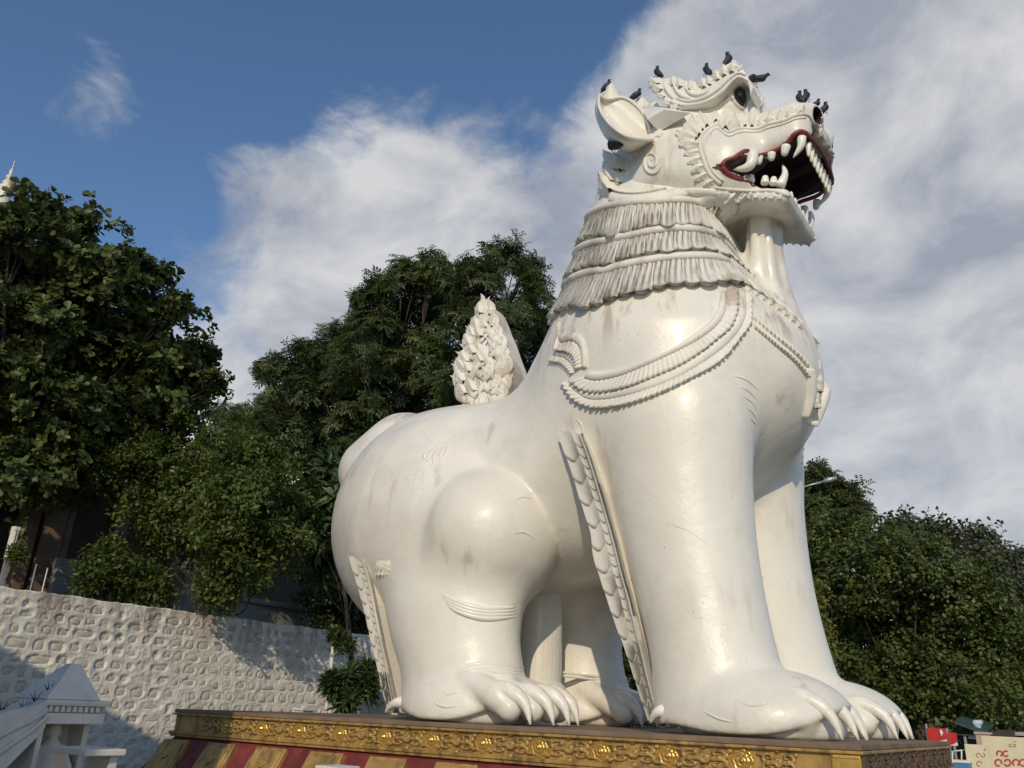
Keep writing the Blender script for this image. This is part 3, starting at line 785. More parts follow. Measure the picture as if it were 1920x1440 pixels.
def tier_part(T, idx):
    th = np.radians(T['th'])
    zt = lambda a: np.interp(a, th, T['top']); zb = lambda a: np.interp(a, th, T['bot'])
    # rail above the locks
    n = 90; a = np.radians(np.linspace(-92, T['fr'], n)); prof = [(0.0, -0.03), (0.0, 0.055), (0.25, 0.085), (0.6, 0.085), (1.0, 0.05), (1.0, -0.03)]
    rows = []
    for s, h in prof:
        z = zt(a)+0.13*(1-s)-0.02; r = neck_r(a, z, sdf_headneck if idx == 0 else sdf_body)+h*np.where(a > math.radians(54), 0.6, 1.0)
        rows.append(np.stack([AX+np.sin(a)*r, -np.cos(a)*r, z], 1))
    V = np.stack(rows, 1).reshape(-1, 3); k = len(prof)
    Fc = np.array([(i*k+j, (i+1)*k+j, (i+1)*k+j+1, i*k+j+1) for i in range(n-1) for j in range(k-1)])
    rail = link('mane_tier', np_mesh('mane_tier', V, Fc), M_CARVE, lion)
    rail2 = twin(rail)
    # locks
    NL = T['n']; e = np.radians(np.linspace(-90, 54, NL+1)); r_ = np.random.default_rng(idx+3)
    for i in range(NL):
        big = (i % 4 == 3); a0, a1 = e[i]-0.012, e[i+1]+0.012
        nu, nv = 13, 8; dz = (0.05 if big else 0.0)+r_.uniform(-0.015, 0.015)
        U = np.linspace(0, 1, nu); Vv = np.linspace(0, 1, nv)
        A, B = np.meshgrid(U, Vv, indexing='ij')
        lean = (0.10+0.05*r_.uniform(-1, 1))*np.sin(B*math.pi*0.5)*(e[i+1]-e[i])*-2.0
        an = (a0+(a1-a0)*A+lean*(1-B)).ravel()
        sc = 0.095*np.sin(math.pi*A)**0.6            # scalloped lower hem
        zz = (zt(an.reshape(A.shape))-0.02)*(1-B)+(zb(an.reshape(A.shape))+0.05-dz-sc)*B
        rr = neck_r(an, zz.ravel(), sdf_headneck if idx == 0 else sdf_body).reshape(A.shape)
        g = 0.012*np.cos(A*math.pi*6+B*2.6)*np.clip(1.3-B, 0.15, 1)+0.026*np.sin(math.pi*A)**0.7*(0.3+0.7*B)
        hh = 0.03+(T['off']+(0.03 if big else 0)-0.03)*B**1.3+g
        hh[0, :] = hh[-1, :] = 0.82*hh[1, :]
        R1 = rr+hh
        # underside row back into the neck
        zz = np.concatenate([zz, zz[:, -1:]+0.02], 1); an2 = np.concatenate([an.reshape(A.shape), an.reshape(A.shape)[:, -1:]], 1)
        R1 = np.concatenate([R1, rr[:, -1:]-0.06], 1)
        Vx = np.stack([AX+np.sin(an2)*R1, -np.cos(an2)*R1, zz], -1).reshape(-1, 3); k = nv+1
        Fc = np.array([(p*k+q, (p+1)*k+q, (p+1)*k+q+1, p*k+q+1) for p in range(nu-1) for q in range(k-1)])
        o = link('mane_lock', np_mesh('mane_lock', Vx, Fc), M_CARVE, rail); twin(o, rail2)
    # front panel (bib side): flatter, fluted, with a row of nubs on its hem
    n, m = 40, 9; a = np.radians(np.linspace(54.3, T['fr'], n)); rows = []
    for j in range(m+2):
        s = np.clip((j-0.0)/m, 0, 1); z = zt(a)*(1-s)+zb(a)*s
        h = 0.02+0.07*s+0.014*np.cos(np.linspace(0, 34, n)+s*3)*(0.3+s)
        if j == m+1: h = h*0-0.05; z = z+0.015
        r = neck_r(a, z)+h; rows.append(np.stack([AX+np.sin(a)*r, -np.cos(a)*r, z], 1))
    V = np.stack(rows, 1).reshape(-1, 3); k = m+2
    Fc = np.array([(i*k+j, (i+1)*k+j, (i+1)*k+j+1, i*k+j+1) for i in range(n-1) for j in range(k-1)])
    o = link('bib_panel', np_mesh('bib_panel', V, Fc), M_CARVE, lion); twin(o)
    aa = np.radians(np.linspace(57, T['fr']-1, 8))
    for q in aa:
        z = float(zb(q))-0.03; r = float(neck_r([q], [z])[0])
        N = np.array([math.sin(q), -math.cos(q), 0.1]); D = np.array([math.cos(q), math.sin(q), -0.45])
        place_leaf(np.array([AX+math.sin(q)*r, -math.cos(q)*r, z])-D*0.06, N, D, 0.15, o, 1)
for i_, T_ in enumerate(TIER): tier_part(T_, i_)

# ------------------------------------------------------------------ collar bands and bib
A_t = [(1105,696),(1129,698),(1173,689),(1217,673),(1261,654),(1304,625),(1331,603),(1346,577),(1350,546)]
A_b = [(1092,708),(1118,714),(1162,706),(1217,684),(1272,658),(1315,634),(1344,610),(1359,584),(1361,546)]
B_b = [(1069,715),(1092,732),(1123,737),(1173,729),(1217,713),(1272,689),(1315,661),(1348,634),(1370,614),(1381,584),(1381,546)]
C_b = [(1068,722),(1097,746),(1129,750),(1173,743),(1228,726),(1282,702),(1337,667),(1374,634),(1396,595),(1396,547)]
D_b = [(1055,715),(1075,748),(1107,764),(1140,765),(1184,758),(1239,739),(1293,713),(1348,680),(1387,634),(1405,610),(1407,595),(1406,549)]
dome = lambda h: (lambda u, v: h*(0.55+0.45*math.sin(math.pi*v)))
def petals(h, n): return lambda u, v: h*(0.55+0.45*abs(math.sin(math.pi*n*u)))*(0.35+0.65*v)*(1.0 if v < 0.97 or abs(math.sin(math.pi*n*u)) > 0.35 else 0.2)
relief('collar_band', A_t, A_b, 70, 6, dome(0.055), M_CARVE)
relief('collar_band', A_b, B_b, 150, 6, petals(0.085, 40), M_CARVE)
relief('collar_band', B_b, C_b, 70, 5, dome(0.045), M_CARVE)
relief('collar_band', C_b, D_b, 160, 6, petals(0.085, 46), M_CARVE)
E_o = [(1048,600),(1053,627),(1083,626),(1097,641),(1102,671),(1101,693)]
E_i = [(1049,622),(1053,643),(1072,640),(1086,649),(1091,667),(1092,691)]
F_i = [(1042,658),(1055,660),(1064,661),(1077,671),(1083,693)]
G_i = [(1036,667),(1047,669),(1057,671),(1070,682),(1079,700)]
H_i = [(1030,678),(1042,680),(1053,682),(1066,693),(1072,702)]
relief('collar_scroll', E_o, E_i, 40, 5, dome(0.05), M_CARVE)
relief('collar_scroll', E_i, F_i, 70, 6, petals(0.08, 12), M_CARVE)
relief('collar_scroll', F_i, G_i, 30, 4, dome(0.03), M_CARVE)
relief('collar_scroll', G_i, H_i, 60, 6, petals(0.06, 10), M_CARVE)
relief('bib_band', [(1408,587),(1450,620),(1494,654),(1519,683)], [(1410,597),(1451,631),(1492,665),(1519,696)], 70, 5, petals(0.06, 16), M_CARVE)
relief('bib_band', [(1411,602),(1451,637),(1491,670),(1519,702)], [(1412,614),(1452,647),(1490,679),(1519,715)], 80, 5, petals(0.07, 20), M_CARVE)
relief('bib_tassel', [(1517,690),(1524,712),(1522,745),(1506,784)], [(1511,688),(1513,712),(1512,745),(1503,784)], 24, 5, dome(0.10), M_CARVE)
for k_, (zc_, s_) in enumerate(((5.05, 0.26), (4.82, 0.28), (4.6, 0.30))):
    r_ = float(neck_r([math.pi/2], [zc_])[0])
    place_leaf((AX+r_-0.05, 0, zc_+0.1), (1, 0, 0.0), (-0.12, 0, -1), s_, lion, k_, both=False, name='bib_pendant', wide=1.3)

# ------------------------------------------------------------------ creases
M_CREASE = M_WHITE
for pts in ([(1370,704),(1398,711),(1426,735)], [(1384,724),(1404,733),(1421,752)], [(1389,740),(1409,753),(1421,772)], [(1397,761),(1412,775),(1420,790)], [(1405,781),(1418,797)],
            [(961,940),(978,932),(1001,936)], [(959,1001),(983,998),(1004,1013)],
            [(828,1297),(842,1302),(866,1293)], [(808,1314),(834,1325),(863,1322)], [(1382,1315),(1413,1323),(1457,1313)], [(1313,1330),(1347,1347),(1380,1355)],
            [(1077,782),(1090,796),(1093,812)]):
    ridge('crease', pts, 0.019, M_CREASE, n=16, lift=-0.006)
for a_, b_ in (((794,863),(806,843)), ((800,867),(819,838)), ((811,868),(828,838)), ((824,862),(838,836))):
    ridge('hip_fold', [a_, ((a_[0]+b_[0])/2-2, (a_[1]+b_[1])/2), b_], 0.05, M_WHITE, n=12, lift=-0.012)
for k_ in range(4):
    d_ = 6.0*k_
    ridge('ankle_roll', [(827+3*k_,1114+d_),(860,1129+d_),(907,1141+d_),(968,1139+d_)], 0.05, M_WHITE, n=22, lift=-0.012)
for k_ in range(3):
    d_ = 6.0*k_
    ridge('ankle_roll', [(868-4*k_,1248+d_),(912,1244+d_),(985,1253+d_*1.1)], 0.05, M_WHITE, n=16, lift=-0.02)

# ------------------------------------------------------------------ feather strips up the backs of the legs
def strip(left, mid, right, ys, nb, rail_w, tops):
    n = 60; L = spline(left, n); Md = spline(mid, n); Rr = spline(right, n)
    yy = np.interp(np.linspace(0, 1, n), np.linspace(0, 1, len(ys)), ys)
    pl = np.array([at_y(*L[i], yy[i]) for i in range(n)]); pm = np.array([at_y(*Md[i], yy[i]) for i in range(n)]); pr = np.array([at_y(*Rr[i], yy[i]) for i in range(n)])
    # backing slab
    V = []; 
    for i in range(n):
        a = pl[i]*0.86+pm[i]*0.14
        V += [a+(0, 0.02, 0), pr[i]+(0, 0.02, 0), pr[i]+(0.02, 0.30, 0), a+(0.05, 0.22, 0)]
    Fc = [(i*4+j, i*4+(j+1) % 4, (i+1)*4+(j+1) % 4, (i+1)*4+j) for i in range(n-1) for j in range(4)]+[(3, 2, 1, 0), tuple((n-1)*4+j for j in range(4))]
    s = link('feather_strip', np_mesh('feather_strip', np.array(V), Fc, False), M_CARVE, lion); s2 = twin(s)
    # rounded rail on the leg side
    Vt, Ft = tube_np(pr+(0.02, -0.02, 0), rail_w, 8); o = link('strip_rail', np_mesh('strip_rail', Vt, Ft), M_WHITE, s); twin(o, s2)
    # shingled barbs: a wide column on the outer side, small scales beside the rail
    def col(nm, A, B, count, proud, bow, ribs):
        for b in range(count):
            nu, nv = 8, 7; V = []
            for q in range(nu+1):
                u = min(q, nu-1)/(nu-1)
                for j in range(nv):
                    v = j/(nv-1); tt = (b+u*1.12+bow*u*math.sin(math.pi*v)-0.28*u*(1-v)*0.0)/count
                    f = min(max(tt, 0), 1)*(n-1); i0 = int(min(f, n-2)); w = f-i0
                    l = A[i0]*(1-w)+A[i0+1]*w; mm = B[i0]*(1-w)+B[i0+1]*w; p = l*(1-v)+mm*v
                    off = 0.012+proud*(0.25+0.75*u)*(0.55+0.45*math.sin(math.pi*min(1, v*0.9+0.05)))
                    if q == nu: off = -0.01
                    V.append(p+np.array([0, -off, 0]))
            Fc = np.array([(q*nv+j, q*nv+j+1, (q+1)*nv+j+1, (q+1)*nv+j) for q in range(nu) for j in range(nv-1)])
            o = link(nm, np_mesh(nm, np.array(V), Fc), M_CARVE, s); twin(o, s2)
    col('feather_barb', pl, pm*0.97+pl*0.03, nb, 0.034, 0.30, 2.2); col('feather_scale', pm*0.97+pl*0.03, pr, nb*2, 0.024, 0.35, 0.0)
    return s
strip([(1045,810),(1058,845),(1073,885),(1085,925),(1098,965),(1110,1005),(1113,1040),(1125,1080),(1140,1125),(1155,1170),(1172,1215),(1190,1270),(1217,1352)],
      [(1072,808),(1088,850),(1103,895),(1117,940),(1130,985),(1140,1025),(1153,1075),(1165,1120),(1178,1170),(1193,1220),(1207,1275),(1226,1345)],
      [(1090,815),(1103,850),(1117,893),(1131,940),(1144,985),(1155,1025),(1167,1075),(1180,1120),(1192,1170),(1205,1220),(1218,1275),(1233,1335)],
      [-1.98, -1.88, -1.75, -1.66, -1.64], 13, 0.045, 0)
strip([(655,1043),(668,1085),(678,1120),(688,1160),(699,1210),(710,1255),(720,1300),(730,1336)],
      [(668,1044),(682,1085),(691,1120),(700,1160),(710,1210),(720,1255),(729,1300),(737,1336)],
      [(680,1047),(692,1085),(699,1120),(707,1160),(717,1210),(727,1255),(736,1300),(743,1336)],
      [-2.08, -1.98, -1.84, -1.76, -1.74], 11, 0.04, 0)
for k_ in range(4): leaf_px((712+6*k_, 1050), (708+6*k_, 1078), lion, k_, 1.0, 0.6)

# ------------------------------------------------------------------ claws
def claw(pts, r0, parent=lion, both=True, name='claw'):
    P = spline(pts, 12); t = np.linspace(0, 1, 12); R_ = r0*(1-t**1.6)+0.012
    V, Fc = tube_np(P, R_, 9); o = link(name, np_mesh(name, V, Fc), M_CLAWW, parent)
    if both: twin(o)
    return o
for (ty, dx) in TOES_F:
    x0 = -2.92+dx
    claw([(x0-0.14, ty, 0.42), (x0+0.14, ty-0.01, 0.42), (x0+0.38, ty, 0.28), (x0+0.50, ty, 0.02)], 0.118)
for (ty, dx) in TOES_H:
    x0 = -6.58+dx
    claw([(x0-0.14, ty, 0.41), (x0+0.13, ty-0.01, 0.40), (x0+0.34, ty, 0.26), (x0+0.43, ty, 0.02)], 0.13)
claw([at_y(1258,1330,-1.85), at_y(1240,1333,-1.92), at_y(1227,1341,-1.92), at_y(1219,1356,-1.9)], 0.075, name='heel_spur')
claw([at_y(764,1316,-1.9), at_y(746,1317,-1.98), at_y(732,1324,-1.98), at_y(722,1337,-1.95)], 0.075, name='heel_spur')

# ------------------------------------------------------------------ belly pillar
mb = MB()
a_ = np.linspace(0, 2*math.pi, 28, endpoint=False)
prof = [(0.52, 0.0), (0.52, 0.18), (0.44, 0.22), (0.44, 0.55), (0.40, 0.58), (0.37, 0.62), (0.37, 2.6)]
V = [((-7.55)+r*math.cos(t), 0.15+r*math.sin(t), z) for r, z in prof for t in a_]; k = len(a_)
mb.add(V, [(i*k+j, i*k+(j+1) % k, (i+1)*k+(j+1) % k, (i+1)*k+j) for i in range(len(prof)-1) for j in range(k)])
mb.build('belly_pillar', M_WHITE, lion, smooth=False)

# ------------------------------------------------------------------ head: ears
def ear():
    n = 26
    S = lambda pts: spline([at_y(p[0], p[1], p[2]) for p in pts], n)
    Uo = S([(1123,177,-1.75), (1138,186,-1.62), (1170,183,-1.5), (1200,204,-1.42), (1216,232,-1.38), (1224,258,-1.36)])
    Lo = S([(1123,177,-1.75), (1123,198,-2.0), (1133,220,-2.1), (1153,242,-2.1), (1184,259,-1.95), (1224,262,-1.5)])
    Io = S([(1124,180,-1.70), (1136,200,-1.35), (1158,224,-1.15), (1182,244,-1.1), (1206,256,-1.15), (1224,260,-1.25)])
    Ko = S([(1122,178,-1.70), (1113,208,-1.62), (1119,240,-1.55), (1140,275,-1.45), (1180,293,-1.35), (1226,266,-1.3)])
    V = []; ns = 9
    for i in range(n):
        sec = []
        for t in np.linspace(0, 1, ns):
            c = Io[i]*1.5-(Uo[i]+Lo[i])*0.25
            sec.append((1-t)**2*Uo[i]+2*t*(1-t)*c+t*t*Lo[i])
        for t in np.linspace(0, 1, ns)[1:-1]:
            c = Ko[i]*1.6-(Uo[i]+Lo[i])*0.3
            q = (1-t)**2*Lo[i]+2*t*(1-t)*c+t*t*Uo[i]
            sec.append(q)
        V += sec
    k = 2*ns-2
    Fc = [(i*k+j, i*k+(j+1) % k, (i+1)*k+(j+1) % k, (i+1)*k+j) for i in range(n-1) for j in range(k)]
    Fc += [tuple(range(k-1, -1, -1)), tuple((n-1)*k+j for j in range(k))]
    o = link('ear', np_mesh('ear', np.array(V), Fc), M_WHITE, lion)
    twin(o)
    # rolled rim
    for nm, C in (('ear_rim', Uo), ('ear_rim', Lo)):
        Vt, Ft = tube_np(C, 0.03, 6); r = link(nm, np_mesh(nm, Vt, Ft), M_WHITE, lion); twin(r)
ear()
# flat fin running from the ear to the temple
P3 = lambda px, py, y: at_y(px, py, y)
fin = [P3(1203,203,-1.35), P3(1245,206,-1.62), P3(1295,212,-1.45), P3(1236,247,-1.42), P3(1214,224,-1.6), P3(1250,200,-0.9), P3(1205,198,-0.9)]
o = link('temple_fin', np_mesh('temple_fin', np.array(fin), [(0, 4, 1), (4, 3, 1), (1, 3, 2), (0, 1, 5), (0, 5, 6), (1, 2, 5)], False), M_WHITE, lion); twin(o)

# ------------------------------------------------------------------ head: brow crest plates
def plate(name, outline, y0, y1, mat, parent=lion, both=True, bev=0.05, bulge=0.0):
    Pn = np.array([at_y(p[0], p[1], y0) for p in outline])
    bm = bmesh.new()
    vs = [bm.verts.new(tuple(p)) for p in Pn]; f = bm.faces.new(vs)
    r = bmesh.ops.extrude_face_region(bm, geom=[f]); ev = [g for g in r['geom'] if isinstance(g, bmesh.types.BMVert)]
    for v in ev: v.co.y += (y1-y0)
    bmesh.ops.recalc_face_normals(bm, faces=bm.faces[:])
    if bev:
        es = [e for e in bm.edges if (abs(e.verts[0].co.y-y0) < 1e-4 and abs(e.verts[1].co.y-y0) < 1e-4)]
        bmesh.ops.bevel(bm, geom=es, offset=bev, segments=3, affect='EDGES', profile=0.5, clamp_overlap=True)
    bmesh.ops.triangulate(bm, faces=[f for f in bm.faces if len(f.verts) > 4])
    me = bpy.data.meshes.new(name); bm.to_mesh(me); bm.free()
    o = link(name, me, mat, parent)
    if both: twin(o)
    return o
crest_out = [(1406,178),(1403,160),(1396,149),(1387,145),(1376,150),(1364,162),(1348,180),(1328,193),(1300,200),(1272,203),(1250,196),(1238,181),(1228,161),(1219,147),
             (1224,144),(1238,147),(1254,145),(1268,143),(1275,149),(1272,158),(1280,152),(1292,150),(1303,152),(1306,160),(1314,150),(1326,144),(1330,153),(1336,140),(1343,132),(1352,126),(1360,121),(1370,115),(1381,119),(1390,125),(1397,135),(1404,148),(1412,162)]
CY0 = -1.13
plate('brow_crest', crest_out, CY0, CY0+0.42, M_CARVE, bev=0.04)
def plane_ridge(name, pts, y, r, n=18, taper=True, both=True):
    P = np.array([at_y(p[0], p[1], y) for p in spline(pts, n)])
    R_ = r*(np.sin(np.linspace(0.15, math.pi-0.15, n))**0.5 if taper else np.ones(n))
    V, Fc = tube_np(P, R_, 7); o = link(name, np_mesh(name, V, Fc), M_CARVE, lion)
    if both: twin(o)
def plane_leaf(p, q, y, k=0, wide=1.0, N=(0, -1, 0.15), both=True, parent=None, sc=1.0):
    a = at_y(p[0], p[1], y); b = at_y(q[0], q[1], y); return place_leaf(a, N, b-a, np.linalg.norm(b-a)*sc, parent or lion, k, both, wide=wide)
for pts in ([(1402,152),(1388,143),(1372,152),(1352,174),(1326,190),(1290,197),(1258,192)], [(1398,141),(1384,136),(1364,150),(1345,168),(1320,183),(1290,189),(1268,184)],
            [(1262,150),(1266,165),(1280,180),(1300,186)], [(1285,155),(1288,168),(1300,177),(1318,176),(1328,166),(1320,158),(1310,162)], [(1246,152),(1250,168),(1262,184)]):
    plane_ridge('crest_scroll', pts, CY0-0.01, 0.035)
for p, q, k in (((1262,160),(1262,142),0), ((1276,164),(1272,147),1), ((1292,168),(1296,148),2), ((1320,164),(1316,146),0), ((1330,160),(1327,143),1), ((1346,150),(1341,131),2), ((1358,142),(1356,121),0),
                ((1372,136),(1376,114),1), ((1240,170),(1224,160),0), ((1234,160),(1219,148),1), ((1246,182),(1233,176),2), ((1258,192),(1244,192),0), ((1384,132),(1392,120),2), ((1272,198),(1258,203),1)):
    plane_leaf(p, q, CY0-0.01, k, 0.9)
# nose bridge frill
for p, q, k in (((1418,192),(1432,178),0), ((1424,200),(1442,188),1), ((1426,206),(1447,199),2)): leaf_px(p, q, lion, k, 1.1, 0.8)
# crown knobs behind the ears and along the skull
def knob(px, py, y, r, h):
    p = at_y(px, py, y); prof = [(r*1.25, -0.25), (r*1.1, 0.0), (r*0.75, h*0.25), (r*0.85, h*0.38), (r*0.45, h*0.62), (r*0.5, h*0.72), (r*0.12, h), (0.0, h*1.02)]
    a = np.linspace(0, 2*math.pi, 14, endpoint=False); V = [(q*math.cos(t)*(1+0.12*math.cos(5*t)), q*math.sin(t)*(1+0.12*math.cos(5*t)), z) for q, z in prof for t in a]; k = 14
    Fc = np.array([(i*k+j, i*k+(j+1) % k, (i+1)*k+(j+1) % k, (i+1)*k+j) for i in range(len(prof)-1) for j in range(k)])
    o = link('crown_knob', np_mesh('crown_knob', np.array(V)+p, Fc), M_CARVE, lion); return o
for (px, py, y, r_, h_) in ((1146,190,-0.35,0.20,0.42), (1203,210,-0.30,0.20,0.34), (1176,202,-0.30,0.16,0.22), (1228,208,-0.30,0.16,0.2)): twin(knob(px, py, y, r_, h_))

# ------------------------------------------------------------------ eyes
c_ = cast(1388, 181); ep, en = c_
bm = bmesh.new(); bmesh.ops.create_uvsphere(bm, u_segments=24, v_segments=14, radius=1.0)
me = bpy.data.meshes.new('eye'); bm.to_mesh(me); bm.free(); me.polygons.foreach_set('use_smooth', [True]*len(me.polygons)); me.materials.append(M_EYE)
eye = bpy.data.objects.new('eye', me); COL.objects.link(eye); eye.parent = lion
zaxis = Vector(en); up_ = Vector((-0.25, 0, 1)); xa = up_.cross(zaxis).normalized(); ya = zaxis.cross(xa)
eye.matrix_basis = Matrix(((xa.x*0.095, ya.x*0.165, zaxis.x*0.11, ep[0]), (xa.y*0.095, ya.y*0.165, zaxis.y*0.11, ep[1]), (xa.z*0.095, ya.z*0.165, zaxis.z*0.11, ep[2]), (0, 0, 0, 1)))
twin(eye)
for pts, r in (([(1374,188),(1372,172),(1378,160),(1388,158),(1397,166),(1402,180),(1402,198)], 0.035), ([(1350,196),(1366,186),(1370,170),(1377,156),(1388,153),(1399,160),(1407,178)], 0.03),
               ([(1374,186),(1381,195),(1392,203),(1402,203)], 0.03)):
    ridge('eyelid', pts, r, M_WHITE, n=20, taper=False)

# ------------------------------------------------------------------ lips, teeth
lipn = [(1354,313,-1.10),(1360,302,-1.08),(1376,296,-1.05),(1388,288,-1.04),(1398,283,-1.03),(1410,286,-1.0),(1418,292,-0.97),(1440,288,-0.93),(1465,277,-0.89),(1478,267,-0.87),(1488,253,-0.86),(1500,246,-0.85),(1511,250,-0.83)]
def lip_y(px, py, dflt):
    c = cast(px, py-7); return c[0][1]-0.0 if c is not None and -1.5 < c[0][1] < -0.7 else dflt
lipn = [(a, b, lip_y(a, b, y)) for a, b, y in lipn]
near = spline([at_y(*p) for p in lipn], 44)
far = near[::-1]*np.array([1, -1, 1])
e_ = near[-1]; front = spline([near[-1], (e_[0]+0.05, -0.55, e_[2]-0.02), (e_[0]+0.08, 0, e_[2]-0.0), (e_[0]+0.05, 0.55, e_[2]-0.02), far[0]], 30)
lip = np.vstack([near, front[1:-1], far])
rl_ = np.r_[np.full(44, 0.036), np.full(len(lip)-88, 0.028), np.full(44, 0.036)]
V, Fc = tube_np(lip, rl_, 8); link('upper_lip', np_mesh('upper_lip', V, Fc), M_RED, lion)
lown = []
for px, py in ((1354,313),(1360,322),(1372,330),(1388,337),(1410,342)):
    c = cast(px, py+7); lown.append(at_y(px, py, c[0][1]-0.015 if c is not None else -1.1))
lown = spline(lown, 18); V, Fc = tube_np(lown, np.linspace(0.055, 0.018, 18), 8); o = link('lower_lip', np_mesh('lower_lip', V, Fc), M_RED, lion); twin(o)
def tooth(p, q, r, bend=0.0, both=True, name='tooth', blunt=0.35):
    r = r*0.8
    p = np.array(p, float); q = np.array(q, float); m = (p+q)/2+np.array([bend, 0, 0])
    P = spline([p, m, q], 9); t = np.linspace(0, 1, 9); R_ = r*((1-t)**blunt*1.0)+0.004; R_[0] = r*0.95
    V, Fc = tube_np(P, R_, 9); o = link(name, np_mesh(name, V, Fc), M_TOOTH, lion)
    if both: twin(o)
def tpx(a, b, ya, yb, r, **kw): tooth(at_y(a[0], a[1], ya), at_y(b[0], b[1], yb), r, **kw)
tpx((1367,305), (1367,320), -0.98, -0.97, 0.07)
# the long curved side fang
P = spline([at_y(*p) for p in ((1411,286,-0.98),(1409,305,-1.02),(1398,315,-1.04),(1374,318,-1.04))], 14); t_ = np.linspace(0, 1, 14)
V, Fc = tube_np(P, 0.085*(1-t_**2.2)+0.01, 10); o = link('fang', np_mesh('fang', V, Fc), M_TOOTH, lion); twin(o)
for a, b, r in (((1424,293),(1423,309),0.075), ((1447,287),(1446,302),0.08), ((1474,273),(1470,293),0.09)): tpx(a, b, -0.86, -0.85, r, blunt=0.3)
tpx((1503,258), (1487,296), -0.74, -0.74, 0.095, bend=0.05, name='fang', blunt=0.7)
zf = float(front[len(front)//2][2]); xf = float(front[len(front)//2][0])
for yy_ in (-0.56, -0.40, -0.24, -0.08, 0.08, 0.24, 0.40, 0.56): tooth((xf-0.10, yy_, zf-0.05), (xf-0.12, yy_, zf-0.30), 0.06, both=False, blunt=0.4)
for a, b, r in (((1378,334),(1379,324),0.07), ((1398,340),(1399,328),0.06), ((1408,341),(1409,327),0.075), ((1434,345),(1435,329),0.08), ((1450,346),(1451,331),0.075)): tpx(a, b, -0.80, -0.80, r, blunt=0.25)
tpx((1462,350), (1467,308), -0.72, -0.70, 0.10, bend=0.06, name='fang', blunt=0.7)
for yy_ in (-0.4, -0.2, 0.0, 0.2, 0.4): tooth((-2.78, yy_, 7.66), (-2.76, yy_, 7.86), 0.06, both=False)
# tongue
bm = bmesh.new(); bmesh.ops.create_uvsphere(bm, u_segments=20, v_segments=10, radius=1.0)
me = bpy.data.meshes.new('tongue'); bm.to_mesh(me); bm.free(); me.polygons.foreach_set('use_smooth', [True]*len(me.polygons))
o = link('tongue', me, simple_mat('tongue_brown_red', (0.10, 0.03, 0.028), 0.5, 0.2), lion)
o.location = (-3.3, 0, 7.98); o.rotation_euler = (0, 0.38, 0); o.scale = (0.5, 0.36, 0.10)

# ------------------------------------------------------------------ cheek and jaw carving
ridge('cheek_rail', [(1352,346),(1330,326),(1318,297),(1312,268),(1321,247),(1343,233),(1355,240),(1366,248),(1386,241),(1420,241),(1440,233),(1470,226),(1490,217),(1512,215),(1526,232),(1536,256)], 0.032, M_CARVE, n=80, taper=False)
ridge('cheek_rail', [(1356,340),(1337,322),(1326,297),(1320,270),(1328,252),(1344,241),(1355,248),(1367,255),(1388,248),(1420,247),(1440,240),(1470,232),(1492,223),(1510,221)], 0.022, M_CARVE, n=80, taper=False)
for p, q, k in (((1306,262),(1270,250),0), ((1310,272),(1276,272),1), ((1312,284),(1284,290),2), ((1314,296),(1290,306),0), ((1320,310),(1298,322),1), ((1328,324),(1304,338),2), ((1340,336),(1320,349),0),
                ((1312,256),(1288,236),1), ((1318,246),(1298,224),2), ((1326,240),(1312,219),0), ((1342,232),(1338,208),1), ((1350,236),(1358,212),2), ((1360,244),(1372,228),0),
                ((1396,240),(1388,222),1), ((1410,240),(1408,218),2), ((1424,240),(1428,218),0), ((1440,234),(1446,212),1), ((1458,228),(1464,208),2), ((1476,223),(1484,203),0), ((1494,216),(1504,200),1)):
    leaf_px(p, q, lion, k, 1.05, 0.85)
# snout front frill between nose and lip
for p, q, k in (((1532,244),(1540,262),0), ((1536,262),(1546,284),1), ((1542,285),(1554,303),2)): leaf_px(p, q, lion, k, 1.2, 1.0)
# jaw frill
for i in range(9):
    x_ = 1352+i*14.5; leaf_px((x_, 352+1.0*i), (x_-8, 370+0.6*i), lion, i, 1.05, 0.9)
for p, q, k in (((1400,362),(1382,380),0), ((1378,362),(1358,382),1)): leaf_px(p, q, lion, k, 1.0, 0.9)
ridge('jaw_rail', [(1340,352),(1370,356),(1410,358),(1450,358),(1480,368)], 0.03, M_CARVE, n=40, taper=False)
# ear-side row of hair scallops, cheek spiral
for i in range(5):
    x_ = 1236-i*12.5; y_ = 250+i*10.5; leaf_px((x_+8, y_-8), (x_-8, y_+6), lion, i, 1.15, 1.2)
th_ = np.linspace(0.4, 5.2*math.pi/2*1.5, 40)
ridge('cheek_spiral', [(1222+(2+1.75*t)*math.cos(t+0.9)*0.82, 304-(2+1.9*t)*math.sin(t+0.9)) for t in th_[::2]], 0.028, M_WHITE, n=70, taper=False)
# tuft behind the cheek and chin strap
for i, (p, q) in enumerate((((1160,325),(1146,298)), ((1166,322),(1157,296)), ((1172,320),(1167,302)), ((1154,345),(1140,316)), ((1150,362),(1136,338)), ((1164,345),(1152,320)))): leaf_px(p, q, lion, i, 1.1, 0.55)
relief('chin_strap', [(1145,360),(1165,366),(1200,367),(1250,358),(1300,352),(1345,355)], [(1140,378),(1165,384),(1200,381),(1250,373),(1300,368),(1350,370)], 70, 6, dome(0.06), M_CARVE)
relief('chin_strap', [(1150,346),(1170,356),(1200,357),(1250,352)], [(1146,358),(1168,364),(1200,365),(1250,357)], 90, 5, petals(0.07, 26), M_CARVE)

